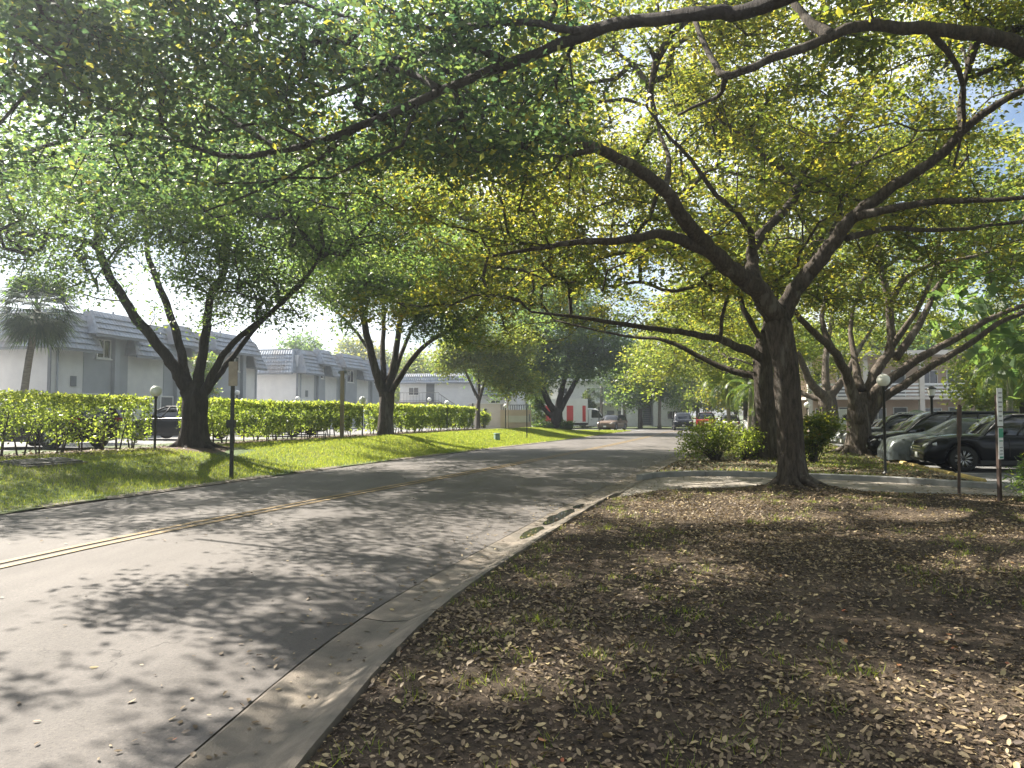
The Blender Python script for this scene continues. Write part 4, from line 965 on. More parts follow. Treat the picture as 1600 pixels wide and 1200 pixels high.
# ================================================================== HEDGE AND SHRUBS
HEDGE = catmull([(-17.5, 1.5), (-15.4, 8), (-13.6, 14), (-12.5, 17.9), (-11.25, 22.6), (-9.3, 30), (-7.45, 37), (-5.6, 43), (-3.9, 48.5), (-2.6, 52.5)], 12)
hd = np.r_[0, np.cumsum(np.hypot(*np.diff(HEDGE, axis=0).T))]
def hp(s): return np.array([np.interp(s, hd, HEDGE[:, 0]), np.interp(s, hd, HEDGE[:, 1])])
def s_of_y(y): return float(np.interp(y, HEDGE[:, 1], hd))
def hedge(label, y0, y1, dens, r, top=1.55, thick=0.46, low=0.33, group='clipped hedge along the left car park'):
    s0, s1 = s_of_y(y0), s_of_y(y1); p0 = hp((s0 + s1) / 2); base = Vector((p0[0], p0[1], zl(*p0)))
    root = empty('hedge', base, 0, label, 'hedge', group)
    s = s0 + 0.2
    while s < s1 - 0.1:
        p = hp(s); z = zl(*p)
        mb = MB()
        for k in range(r.integers(2, 4)):
            a = r.uniform(-0.25, 0.25, 2); h = r.uniform(0.7, 1.2)
            mb.tube([(p[0] - base.x + a[0] * 0.3, p[1] - base.y + a[1] * 0.3, z - base.z - 0.05), (p[0] - base.x + a[0] * 0.8, p[1] - base.y + a[1] * 0.6, z - base.z + h * 0.5), (p[0] - base.x + a[0] * 1.6, p[1] - base.y + a[1], z - base.z + h)], [0.026, 0.018, 0.009], 5)
        mb.build('stem', M['bark'], root, smooth=True)
        s += r.uniform(0.5, 0.8)
    n = int((s1 - s0) * dens)
    ss = r.uniform(s0, s1, n); pos = np.stack([np.interp(ss, hd, HEDGE[:, 0]), np.interp(ss, hd, HEDGE[:, 1])], 1)
    # bushy outline: thinner towards the ground, with gaps
    hgt = top * (1 - r.uniform(0, 1, n) ** 1.6 * (1 - low / top * 0.75))
    wv = np.array([mnoise.noise(Vector((q * 0.9, 1.3, 0.4))) for q in ss]); hgt = hgt * (1 + 0.05 * np.array([mnoise.noise(Vector((q * 2.3, 4.3, 0.4))) for q in ss])); wl = np.array([mnoise.noise(Vector((q * 1.6, h * 1.4, 7.7))) for q, h in zip(ss, hgt)])
    keep = (hgt > low + 0.35 * wv) | (r.uniform(size=n) < 0.12)
    keep &= (wl > -0.2) | (hgt > top * 0.8)
    gap = np.exp(-((pos[:, 1] - 20.6) / 0.9) ** 2); keep &= r.uniform(size=n) > gap * 0.75 * (hgt < 1.15)
    th = thick * (0.8 + 0.25 * wv) * (0.75 + 0.4 * np.clip(hgt / top, 0, 1))
    off = th * np.sign(r.normal(size=n)) * r.uniform(0.25, 1, n) ** 0.5
    nr = np.stack([np.interp(ss, hd, np.gradient(HEDGE[:, 1], hd)), -np.interp(ss, hd, np.gradient(HEDGE[:, 0], hd))], 1)
    zz = np.array([zl(a, b_) for a, b_ in pos]) if n < 500 else np.interp(ss, np.linspace(s0, s1, 60), [zl(*hp(q)) for q in np.linspace(s0, s1, 60)])
    xyz = np.stack([pos[:, 0] + nr[:, 0] * off - base.x, pos[:, 1] + nr[:, 1] * off - base.y, zz + hgt + 0.05 * wv + r.normal(0, 0.02, n) - base.z], 1)[keep]
    # upright shoots along the top
    dist = np.clip(pos[keep][:, 1] / 20, 0.9, 2.4); sc = r.uniform(0.7, 1.3, len(xyz)) * dist ** 0.75
    v, f = leaf_arrays(xyz, 0.085 * sc, 0.05 * sc, r, 0.15, -0.1)
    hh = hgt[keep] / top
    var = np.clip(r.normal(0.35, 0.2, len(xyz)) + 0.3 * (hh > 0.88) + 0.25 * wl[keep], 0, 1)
    tag(npmesh('foliage', v, f, M['leaf_hedge'], root, var), kind='stuff')
r = np.random.default_rng(21)
hn = normals(HEDGE); rows = []
for i in range(len(HEDGE)):
    w1 = 1.0 + 0.15 * fn(i * 0.4, 2.0); w1 += 1.3 * math.exp(-((HEDGE[i, 1] - 23.3) / 1.6) ** 2)
    row = []
    for t in np.linspace(-0.9, w1, 7): x, y = HEDGE[i] + hn[i] * t; row.append((x, y, zl(x, y) + (0.035 if -0.85 < t < w1 - 0.05 else -0.02)))
    rows.append(row)
tag(MB().grid(rows).build('mulch_bed', M['mulch'], smooth=True), kind='structure')
hedge('clipped hedge with leggy stems, stretch left of the first oak', 2.0, 22.5, 2300, r)
hedge('clipped hedge stretch between the two oaks, behind the wooden pole', 24.4, 36.3, 1900, r)
hedge('clipped hedge stretch from the second oak to the tan walls', 37.7, 51.5, 1300, r)

def shrub(name, label, c, specs, n, r, leaf_m, L, W, stems=10, spread=0.12, leaves=26, vshift=0.0, flat=0.4, cat='shrub', group=None):
    root = empty(name, c, 0, label, cat, group); e = blobs(specs, n, r, 0.3)
    mb = MB()
    pick = r.choice(len(e), min(len(e), stems * 4), replace=False)
    for i in pick:
        q = e[i]; a = r.uniform(-0.12, 0.12, 2)
        mb.tube([(a[0], a[1], -0.05), (q[0] * 0.45 + a[0], q[1] * 0.45 + a[1], q[2] * 0.55), tuple(q)], [0.02, 0.012, 0.005], 4, cap=False)
    tag(mb.build('stems', M['bark'], root, smooth=True), kind='stuff')
    idx = np.repeat(np.arange(len(e)), r.poisson(leaves, len(e))); pos = e[idx] + r.normal(0, spread, (len(idx), 3))
    pos[:, 2] = np.maximum(pos[:, 2], 0.02)
    sc = r.uniform(0.7, 1.3, len(pos)); v, f = leaf_arrays(pos, L * sc, W * sc, r, flat)
    tag(npmesh('foliage', v, f, leaf_m, root, np.clip(r.normal(0.45 + vshift, 0.22, len(pos)), 0, 1)), kind='stuff')
    return root
shrub('roadside_shrub', 'loose yellow-green roadside shrub beside the road left of the main trunk', (6.9, 25.0, 0.1), [(-0.45, 0, 0.75, 0.75, 0.7, 0.5), (0.35, 0, 0.85, 0.7, 0.7, 0.5), (-0.2, 0.1, 1.15, 0.6, 0.5, 0.3), (-0.8, -0.1, 0.45, 0.5, 0.5, 0.35)], 150, r, M['leaf_hedge'], 0.10, 0.045, 10, vshift=0.05)
shrub('roadside_shrub', 'smaller twiggy shrub between the yellow-green shrub and the trunks', (7.75, 24.3, 0.1), [(0, 0, 0.6, 0.45, 0.5, 0.4), (0.15, 0, 0.85, 0.3, 0.3, 0.25)], 50, r, M['leaf_hedge'], 0.09, 0.04, 8)
shrub('dark_shrub', 'dark green shrub just right of the main trunk, across the driveway', (9.75, 23.9, 0.1), [(0, 0, 0.95, 0.55, 0.55, 0.5), (0.35, 0, 1.25, 0.5, 0.5, 0.35), (-0.1, 0, 0.5, 0.4, 0.4, 0.35)], 130, r, M['leaf_fig'], 0.11, 0.055, 8, vshift=0.05)
shrub('feathery_shrub', 'feathery green shrub at the right edge beside the narrow signs', (9.55, 13.3, 0.08), [(0, 0, 0.35, 0.55, 0.5, 0.34), (0.3, 0.1, 0.55, 0.6, 0.5, 0.35), (0.9, 0, 0.6, 0.6, 0.5, 0.5)], 170, r, M['leaf_palm'], 0.12, 0.018, 8, spread=0.1, leaves=34, flat=0.2)
shrub('clipped_bush', 'squared bush with bare stems before the cream wall end', at(756, 58, 0.35), [(0, 0, 1.15, 0.42, 0.4, 0.35), (0, 0, 0.85, 0.36, 0.35, 0.3)], 60, r, M['leaf_hedge'], 0.17, 0.09, 6, vshift=0.1)
shrub('clipped_bush', 'low dark boxed bush left of the forked trunk by the lorry', at(850, 64.5, 0.08), [(0, 0, 0.55, 0.75, 0.6, 0.45)], 70, r, M['leaf_oak'], 0.17, 0.08, 5)
shrub('clipped_bush', 'low dark boxed bush right of the forked trunk by the lorry', at(886, 64.5, 0.08), [(0, 0, 0.55, 0.6, 0.6, 0.45)], 60, r, M['leaf_oak'], 0.17, 0.08, 5)
shrub('conical_bush', 'dark conical bush behind the lorry cab', at(918, 88, 0.05), [(0, 0, 1.2, 1.5, 1.3, 1.2), (-0.1, 0, 2.6, 1.0, 0.9, 1.0), (-0.1, 0, 3.6, 0.6, 0.6, 0.8)], 170, r, M['leaf_fig'], 0.26, 0.13, 4, vshift=-0.2)
shrub('grey_bush', 'grey-green weeping bush behind the right end of the tan wall', at(836, 66, 0.1), [(0, 0, 1.6, 1.0, 1.0, 1.3), (0.2, 0, 3.0, 0.9, 0.9, 1.0)], 140, r, M['leaf_oak'], 0.2, 0.07, 4, vshift=0.05)
shrub('low_bush', 'low green bush in the car park before the outside stairs', at(640, 71, 0.5), [(0, 0, 0.8, 2.2, 1.0, 0.7), (1.8, 0, 0.7, 1.8, 1.0, 0.6)], 140, r, M['leaf_hedge'], 0.24, 0.12, 4)
shrub('small_tree_bush', 'small reddish young tree beside the first townhouse block', (-17.3, 41, 0.58), [(0, 0, 2.6, 0.9, 0.8, 1.0), (0.2, 0, 3.8, 0.8, 0.7, 0.8)], 110, r, M['leaf_oak'], 0.16, 0.07, 5, vshift=0.15)

# ================================================================== GRASS AND LITTER
def blades(name, xy, z, h, w, r, material, parent=None, lean=0.5, tint=None):
    n = len(xy); th = r.uniform(0, 2 * np.pi, n); d = np.stack([np.cos(th), np.sin(th)], 1) * (np.broadcast_to(w, n) / 2)[:, None]
    l = r.normal(size=(n, 2)) * (np.broadcast_to(h, n) * lean)[:, None]
    v = np.empty((n, 3, 3)); v[:, 0, :2] = xy - d; v[:, 1, :2] = xy + d; v[:, 2, :2] = xy + l
    v[:, 0, 2] = z - 0.005; v[:, 1, 2] = z - 0.005; v[:, 2, 2] = z + h
    o = npmesh(name, v.reshape(-1, 3), np.arange(3 * n).reshape(n, 3), material, parent, np.clip(r.normal(0.5, 0.22, n) + (0 if tint is None else tint), 0, 1))
    return tag(o, kind='stuff')
r = np.random.default_rng(33)
# lawn blades on the left
nr = normals(LEFT); n = 350000
k = r.uniform(0, 1, n) ** 1.25; yq = 2 + k * 72; iy = np.interp(yq, LEFT[:, 1], np.arange(len(LEFT)))
t = -0.06 + r.uniform(0, 1, n) * 5.6 + 0.06 * r.normal(size=n)
cx = np.interp(iy, np.arange(len(LEFT)), LEFT[:, 0]); cy = np.interp(iy, np.arange(len(LEFT)), LEFT[:, 1])
nx = np.interp(iy, np.arange(len(LEFT)), nr[:, 0]); ny = np.interp(iy, np.arange(len(LEFT)), nr[:, 1])
xy = np.stack([cx - nx * t, cy - ny * t], 1)
zz = 0.03 + 0.57 * sstep(0, 4.8, t) * (1 - sstep(54, 72, cy)) + 0.02
patch = np.array([mnoise.noise(Vector((a * 0.5, b_ * 0.5, 0))) for a, b_ in xy[::10]]).repeat(10)[:n]
worn = (t < 0.35) & (r.uniform(size=n) < 0.5)
keep = ~worn & (r.uniform(size=n) < 0.85 + 0.3 * patch) & ~((np.abs(xy[:, 0] + 10.15) < 1.7) & (np.abs(xy[:, 1] - 23.3) < 1.1)) & (t < 4.9 + 0.3 * patch)
dz = np.clip(cy / 18, 0.8, 3.5)
hh = r.uniform(0.03, 0.075, n) * dz ** 0.25 * (1 + 0.5 * patch)
og = blades('lawn_grass', xy[keep], zz[keep], hh[keep], (0.011 * dz)[keep], r, M['grass'], tint=(0.35 * patch)[keep])
tag(og, 'bright green mown grass covering the left lawn', 'grass')
# sparse tufts on the verge and island
def verge_pts(n, r, ymin=1.5, ymax=15.6):
    y = r.uniform(ymin, ymax, n); x0 = np.interp(y, GB[:, 1], GB[:, 0]); x = x0 + (np.minimum(15, 0.9 * y + 3.5) - x0) * r.uniform(0, 1, n)
    ok = (y < np.interp(x, NE[:, 0], NE[:, 1]) - 0.14) & (x > x0)
    return np.stack([x, y], 1)[ok]
def hv(xy): return np.array([hverge(a, b_) for a, b_ in xy])
cpts = verge_pts(1150, r); keepc = np.array([mnoise.noise(Vector((a * 0.5, b_ * 0.5, 5))) + 0.5 * max(0, 1 - (a - xg(b_)) / 2.2) > 0.02 for a, b_ in cpts]); cpts = cpts[keepc]
ii = np.repeat(np.arange(len(cpts)), r.poisson(15, len(cpts))); xy = cpts[ii] + r.normal(0, 0.05, (len(ii), 2))
keepe = xy[:, 0] > np.interp(xy[:, 1], GB[:, 1], GB[:, 0]) + 0.01; xy = xy[keepe]
og = blades('verge_grass', xy, hv(xy), r.uniform(0.025, 0.085, len(xy)), 0.006, r, M['grass'], lean=0.6); tag(og, 'sparse grass tufts poking through the leaf litter', 'grass')
ns = 26000; y = 17.5 + r.uniform(0, 1, ns) ** 1.2 * 36; x0 = np.interp(y, GB[:, 1], GB[:, 0]); x1 = np.interp(y, NOSE[:, 1], NOSE[:, 0]); x = x0 + (x1 - x0) * r.uniform(0.02, 0.97, ns)
ok = (y > np.interp(x, FE[:, 0], FE[:, 1]) + 0.3); pn = np.array([mnoise.noise(Vector((a * 0.25, b_ * 0.25, 9))) for a, b_ in zip(x, y)]); ok &= (pn > 0.0 - (y > 25) * 0.25)
xy = np.stack([x, y], 1)[ok]; og = blades('island_grass', xy, hv(xy) + 0.02, r.uniform(0.04, 0.09, len(xy)), 0.022, r, M['grass'], lean=0.5); tag(og, 'thin grass on the shaded island across the driveway', 'grass')

def litter(name, xy, z, L, r, material, tilt=0.5, wr=0.48, simple=False):
    n = len(xy); th = r.uniform(0, 2 * np.pi, n); a = np.stack([np.cos(th), np.sin(th), r.normal(0, tilt * 0.6, n)], 1); a /= np.linalg.norm(a, axis=1)[:, None]
    up = np.stack([r.normal(0, tilt, n), r.normal(0, tilt, n), np.ones(n)], 1); b = np.cross(a, up); b /= np.linalg.norm(b, axis=1)[:, None]; nn = np.cross(b, a)
    L = L[:, None]; W = L * r.uniform(wr * 0.8, wr * 1.25, (n, 1)); c = r.uniform(-0.12, 0.28, (n, 1)) * W
    p = np.stack([xy[:, 0], xy[:, 1], z + 0.006 + np.abs(a[:, 2]) * L[:, 0] * 0.5], 1) - a * L * 0.5
    if simple:
        v = np.empty((n, 4, 3)); v[:, 0] = p; v[:, 1] = p + a * L * 0.5 + b * W * 0.5 + nn * c; v[:, 2] = p + a * L; v[:, 3] = p + a * L * 0.5 - b * W * 0.5 + nn * c
        return npmesh(name, v.reshape(-1, 3), np.arange(4 * n).reshape(n, 4), material, None, np.clip(r.beta(1.15, 1.7, n), 0, 0.96))
    v = np.empty((n, 6, 3)); v[:, 0] = p; v[:, 1] = p + a * L * 0.28 + b * W * 0.46 + nn * c; v[:, 2] = p + a * L * 0.68 + b * W * 0.42 + nn * c
    v[:, 3] = p + a * L; v[:, 4] = p + a * L * 0.68 - b * W * 0.42 + nn * c; v[:, 5] = p + a * L * 0.28 - b * W * 0.46 + nn * c
    i = np.arange(n)[:, None] * 6; f = np.concatenate([i + np.array([[0, 1, 2, 3]]), i + np.array([[0, 3, 4, 5]])], 0)
    var = np.clip(r.beta(1.15, 1.7, n) * 0.94 + (r.uniform(size=n) > 0.994) * 0.5, 0, 1)
    return npmesh(name, v.reshape(-1, 3), f, material, None, np.concatenate([var, var]))
pp = verge_pts(190000, r)
dens = np.array([mnoise.noise(Vector((a * 0.45, b_ * 0.45, 1))) for a, b_ in pp]); pp = pp[r.uniform(size=len(pp)) < 0.62 + 0.6 * dens]
pl = (0.012 + 0.05 * r.uniform(0, 1, len(pp)) ** 2.0) * (0.85 + pp[:, 1] * 0.02); nr_ = pp[:, 1] < 6.5
o = litter('leaf_litter', pp[nr_], hv(pp[nr_]), pl[nr_], r, M['litter']); tag(o, 'dry brown and tan fallen leaves strewn over the near dark verge', 'leaf litter', kind='stuff')
o = litter('leaf_litter', pp[~nr_], hv(pp[~nr_]), pl[~nr_], r, M['litter'], simple=True); tag(o, 'dry fallen leaves over the far half of the verge, up to the driveway', 'leaf litter', kind='stuff')
pm_ = verge_pts(115000, r); o = litter('mulch_flakes', pm_, hv(pm_) - 0.002, r.uniform(0.008, 0.028, len(pm_)), r, M['mulch_bits'], 0.5, 0.45, True); tag(o, 'fine dark mulch and twig bits between the fallen leaves', 'mulch', kind='stuff')
ni = 15000; y = 17.3 + r.uniform(0, 1, ni) ** 1.4 * 25; x0 = np.interp(y, GB[:, 1], GB[:, 0]); x1 = np.interp(y, NOSE[:, 1], NOSE[:, 0]); x = x0 + (x1 - x0) * r.uniform(0.01, 0.98, ni); ok = (y > np.interp(x, FE[:, 0], FE[:, 1]) + 0.25); pi_ = np.stack([x, y], 1)[ok]
o = litter('island_litter', pi_, hv(pi_) + 0.02, r.uniform(0.05, 0.11, len(pi_)), r, M['litter']); tag(o, 'fallen leaves scattered over the island across the driveway', 'leaf litter', kind='stuff')
q = r.integers(0, len(HEDGE), 5200); tt = r.uniform(-0.7, 1.0, 5200); hb = HEDGE[q] + hn[q] * tt[:, None] + r.normal(0, 0.3, (5200, 2)); hb = hb[hb[:, 1] > 12]
o = litter('bed_litter', hb, np.array([zl(*p) for p in hb]) + 0.035, r.uniform(0.04, 0.10, len(hb)), r, M['litter']); tag(o, 'dry leaves lying on the mulch bed under the left hedge', 'leaf litter', kind='stuff')
# leaves blown onto road, gutter and driveway
nl = 1500; yy = r.uniform(2, 30, nl); gx = np.interp(yy, RIGHT[:, 1], RIGHT[:, 0]); xx = gx - np.abs(r.normal(0, 1, nl)) * 0.5 + 0.5 * (r.uniform(size=nl) < 0.6); far_ = r.uniform(size=nl) < 0.16; xx = np.where(far_, gx - r.uniform(0, 8, nl), xx)
mz = np.where(xx > gx, np.interp(xx - gx, [0, .22, .4, .52, .6], [0.004, -0.012, 0.004, 0.065, 0.105]), [zroad(a, b_) + 0.004 for a, b_ in zip(xx, yy)])
okl = (xx - gx < 0.6); o = litter('road_leaves', np.stack([xx, yy], 1)[okl], mz[okl], r.uniform(0.02, 0.06, nl)[okl], r, M['litter'], 0.25); tag(o, 'stray fallen leaves on the road edge and gutter', 'leaf litter', kind='stuff')
nd_ = 900; q = r.integers(0, 40, nd_); w = r.uniform(0, 1, nd_)[:, None]; dv = NEr[q] * (1 - w) + FEr[q] * w + r.normal(0, 0.1, (nd_, 2))
o = litter('driveway_leaves', dv, np.full(nd_, 0.035), r.uniform(0.03, 0.07, nd_), r, M['litter'], 0.2); tag(o, 'stray fallen leaves on the pale driveway', 'leaf litter', kind='stuff')
# the largest fallen leaves near the viewer, one by one
def leaf_mesh(i):
    W, cu = random.uniform(0.42, 0.58), random.uniform(0.05, 0.28); rows = []
    for a in range(7):
        t = a / 6; w = W * 0.5 * math.sin(math.pi * min(1, 0.06 + t * 0.94)) ** 0.75 * (1 if a not in (0, 6) else 0.15)
        zc = cu * (t - 0.5) ** 2 * random.choice((1, 1, -0.6)); rows.append([(t - 0.5, -w, zc + cu * w * 0.6), (t - 0.5, 0, zc), (t - 0.5, w, zc + cu * w * random.uniform(0.3, 0.9))])
    mb = MB().grid(rows); mb.tube([(-0.5, 0, 0.01), (-0.66, 0.02, 0.03)], [0.012, 0.008], 4)
    me = bpy.data.meshes.new('fallen_leaf'); me.from_pydata(mb.v, [], mb.f); me.polygons.foreach_set('use_smooth', [True] * len(me.polygons))
    at_ = me.attributes.new('var', 'FLOAT', 'FACE'); at_.data.foreach_set('value', [[0.62, 0.78, 0.9, 0.7, 0.86, 0.5, 0.98, 0.82][i % 8]] * len(me.polygons)); me.materials.append(M['litter']); me.update()
    return me
LM = [leaf_mesh(i) for i in range(16)]
big = verge_pts(1500, r, 2.7, 8.5)[:285]
for i, (x, y) in enumerate(big):
    o = bpy.data.objects.new('fallen_leaf', LM[i % 16]); C.objects.link(o); o.parent = verge
    s_ = random.uniform(0.038, 0.066); o.scale = (s_, s_, s_); o.location = (x, y, hverge(x, y) + 0.016); o.rotation_euler = (random.uniform(-0.3, 0.3), random.uniform(-0.3, 0.3), random.uniform(0, 6.28))
# ================================================================== BUILDINGS
def tile_panel(u0, u1, vb, vt, zb, zt, hip0=0.0, hip1=0.0):
    """mansard slope: u along the eave, v outward. courses step like tiles, with rolled ribs"""
    mb = MB(); n = max(3, int((zt - zb) / 0.27)); rib = 0.24
    for i in range(n):
        t0, t1 = i / n, (i + 1) / n + 0.02; a0, a1 = u0 + hip0 * t0, u1 - hip1 * t0; b0, b1 = u0 + hip0 * t1, u1 - hip1 * t1
        k = max(2, int((u1 - u0) / (rib / 2))); lo, hi, lip = [], [], []
        for j in range(k + 1):
            s_ = j / k; w = 0.04 * (1 if j % 2 else -0.3)
            lo.append((a0 + (a1 - a0) * s_, vb + (vt - vb) * t0 + 0.085 + w, zb + (zt - zb) * t0)); lip.append((a0 + (a1 - a0) * s_, vb + (vt - vb) * t0 - 0.01, zb + (zt - zb) * t0 - 0.004))
            hi.append((b0 + (b1 - b0) * s_, vb + (vt - vb) * t1 + w * 0.6, zb + (zt - zb) * t1))
        mb.grid([lip, lo, hi])
    return mb
def mansard(root, u0, u1, vb, vt, zb, zt, h0=0.35, h1=0.35, wall_v=0.0, rot=None):
    """one mansard: tiled slope (part) with soffit, hip ridges and fascia (sub-parts)"""
    def X(mb):
        if rot is not None: mb.v = [rot(*p) for p in mb.v]
        return mb
    p = tag(X(tile_panel(u0, u1, vb, vt, zb, zt, h0, h1)).build('tiled_mansard', M['tile'], root), kind='stuff')
    s = MB().quad((u0, vb, zb - 0.02), (u1, vb, zb - 0.02), (u1, wall_v - 0.02, zb - 0.02), (u0, wall_v - 0.02, zb - 0.02)); X(s).build('soffit', M['wall_grey'], p)
    f = MB().box(((u0 + u1) / 2, vb + 0.03, zb - 0.07), (u1 - u0 + 0.04, 0.05, 0.13)); X(f).build('fascia', M['trim'], p)
    for ue, h, sg in ((u0, h0, 1), (u1, h1, -1)):
        q = MB(); q.v = [(ue, vb, zb), (ue + sg * h, vt, zt), (ue + sg * h, wall_v - 0.15, zt), (ue, wall_v - 0.15, zb)]; q.f = [(0, 1, 2, 3)]; X(q).build('hip_side', M['tile'], p)
        rd = MB().tube([(ue + sg * 0.02, vb + 0.03, zb), (ue + sg * h, vt + 0.03, zt)], [0.07, 0.07], 6); X(rd).build('ridge_tile', M['tile'], p)
    return p
def window(root, u, z, w, h, v, panes=2, rot=None, frame=None):
    def X(mb):
        if rot is not None: mb.v = [rot(*p) for p in mb.v]
        return mb
    t = 0.06; fm = MB()
    fm.box((u, v + 0.03, z + h / 2 - t / 2), (w, 0.07, t)).box((u, v + 0.03, z - h / 2 + t / 2), (w, 0.07, t)).box((u - w / 2 + t / 2, v + 0.03, z), (t, 0.07, h - 2 * t)).box((u + w / 2 - t / 2, v + 0.03, z), (t, 0.07, h - 2 * t))
    for k in range(1, panes): fm.box((u - w / 2 + w * k / panes, v + 0.028, z), (t * 0.8, 0.06, h - 2 * t))
    o = X(fm).build('window', frame or M['white_trim'], root)
    for k in range(panes):
        pw = w / panes; c = u - w / 2 + pw * (k + 0.5); X(MB().box((c, v + 0.014, z), (pw - t * 0.9, 0.012, h - 2 * t + 0.01))).build('pane', M['glass'], o)
    X(MB().box((u, v + 0.06, z - h / 2 - 0.03), (w + 0.14, 0.12, 0.05))).build('sill', frame or M['white_trim'], o)
    return o
def door(root, u, w, h, v, z0=0.0, rot=None, m=None):
    def X(mb):
        if rot is not None: mb.v = [rot(*p) for p in mb.v]
        return mb
    o = X(MB().box((u, v + 0.025, z0 + h / 2), (w, 0.05, h))).build('door', m or M['door'], root)
    X(MB().box((u, v + 0.03, z0 + h + 0.04), (w + 0.16, 0.08, 0.08)).box((u - w / 2 - 0.04, v + 0.03, z0 + h / 2), (0.08, 0.08, h)).box((u + w / 2 + 0.04, v + 0.03, z0 + h / 2), (0.08, 0.08, h))).build('door_frame', M['white_trim'], o)
    X(MB().box((u + w * 0.38, v + 0.08, z0 + h * 0.48), (0.05, 0.06, 0.14))).build('handle', M['chrome'], o)
    return o
def townhouse(label, corner, heading, length, depth, lows, ups, pil, wins, lowins, doors, group='grey-roofed townhouse blocks'):
    """u runs along the street front (away from the viewer), v points to the street"""
    root = empty('townhouse_block', (corner[0], corner[1], 0.56), R(90 - heading), label, 'townhouse', group)
    flip = lambda u, v, z: (u, -v, z)     # local: x = along, -y = street side
    def X(mb): mb.v = [flip(*p) for p in mb.v]; return mb
    X(MB().box((length / 2, -depth / 2, 2.85), (length, depth, 5.7))).build('wall', M['wall'], root, fix=True)
    X(MB().box((length / 2, -depth / 2, 5.95), (length - 0.3, depth - 0.3, 0.5))).build('parapet', M['tile'], root, fix=True)
    for (a, b) in lows: mansard(root, a, b, 0.78, 0.06, 4.30, 6.05, rot=flip)
    for (a, b) in ups: mansard(root, a, b, 0.98, 0.30, 5.15, 6.34, rot=flip)
    # grey recessed-looking bays under the upper mansards
    for (a, b) in ups: X(MB().box(((a + b) / 2, 0.015, 2.6), (b - a - 0.5, 0.03, 5.1))).build('bay_panel', M['wall_grey'], root, fix=True)
    for u in pil: X(MB().box((u, 0.13, 2.62), (0.34, 0.26, 5.2))).build('pilaster', M['wall_grey'], root, fix=True)
    for (u, w, h, z) in wins: window(root, u, z, w, h, 0.03, 1 if w < 0.8 else 2, flip)
    for (u, w, h, z) in lowins: window(root, u, z, w, h, 0.03, 1, flip)
    for u in doors: door(root, u, 0.95, 2.1, 0.03, 0.0, flip)
    # gable end facing the viewer
    rot = lambda u, v, z: (-v, u, z)      # u leftwards across the end, v towards the viewer
    mansard(root, -0.0, depth * 0.42, 0.78, 0.06, 4.30, 6.05, rot=rot); mansard(root, depth * 0.46, depth * 0.95, 0.78, 0.06, 4.75, 6.2, rot=rot)
    rr = MB().box((0.6, 0, 0), (0, 0, 0)); 
    for u in (0.02, depth * 0.44): 
        mb = MB().box((u, 0.03, 2.2), (0.16, 0.06, 4.2)); mb.v = [rot(*p) for p in mb.v]; mb.build('corner_trim', M['trim'], root, fix=True)
    for u in (0.35, length - 0.25, pil[-1] + 0.28):      # downpipes and wall lamps
        X(MB().tube([(u, 0.07, 0.1), (u, 0.07, 4.25)], [0.045, 0.045], 7)).build('downpipe', M['wall_grey'], root, smooth=True)
    for u in doors: X(MB().box((u + 0.75, 0.10, 2.05), (0.14, 0.14, 0.26))).build('wall_lamp', M['metal_black'], root, fix=True, bevel=0.02)
    for u in (length * 0.3, length * 0.85): X(MB().tube([(u, -1.2, 6.1), (u, -1.2, 6.75)], [0.06, 0.06], 7)).build('vent_pipe', M['trim'], root)
    # house number plaque
    X(MB().box((1.35, 0.03, 2.75), (0.34, 0.04, 0.5))).build('number_plaque', M['trim'], root, fix=True)
    # rooftop air conditioner
    X(MB().box((length * 0.62, -depth * 0.4, 6.55), (0.9, 0.9, 0.75))).build('roof_unit', M['wall_grey'], root, fix=True, bevel=0.04)
    return root
townhouse('first grey-roofed townhouse block behind the hedge and the nearest oak', (-22.0, 35.0), 13.5, 17.3, 11,
          [(-0.1, 2.3), (4.7, 8.0), (9.3, 11.6), (15.8, 17.2)], [(1.7, 5.2), (7.5, 9.8), (11.3, 16.1)], [3.95, 8.8, 15.4],
          [(3.2, 0.95, 1.0, 4.5), (8.3, 0.7, 0.9, 4.5), (14.55, 0.95, 1.0, 4.5), (12.6, 1.2, 0.95, 4.5)], [(4.6, 0.5, 0.85, 1.55), (9.7, 0.5, 0.85, 1.5), (13.2, 0.6, 0.9, 1.5)], [2.45, 8.0, 14.3])
townhouse('second grey-roofed townhouse block, seen between the two oaks', (-16.5, 56.6), 13.5, 17.5, 11,
          [(-0.1, 2.7), (4.2, 6.6), (10.2, 13.0), (15.2, 17.4)], [(2.3, 4.6), (6.2, 10.6), (12.6, 15.6)], [3.0, 7.0, 7.8, 13.4],
          [(3.6, 0.7, 0.9, 4.5), (8.9, 1.3, 1.1, 4.5), (14.2, 1.2, 1.0, 4.5)], [(3.9, 0.5, 0.9, 1.6), (5.0, 0.5, 0.9, 1.6), (11.2, 0.5, 0.9, 1.6)], [2.0, 8.9, 14.2])
townhouse('leftmost grey-roofed townhouse block, cut by the picture edge behind the fan palm', (-27.6, 19.0), 13.5, 13.5, 11,
          [(-0.1, 3.0), (4.8, 8.5), (10.6, 13.4)], [(2.4, 5.2), (8.0, 11.0)], [3.6, 9.2],
          [(3.0, 0.75, 0.95, 4.5), (8.8, 0.8, 0.95, 4.5)], [(6.2, 0.5, 0.85, 1.55), (11.6, 0.5, 0.85, 1.5)], [2.7, 8.7])

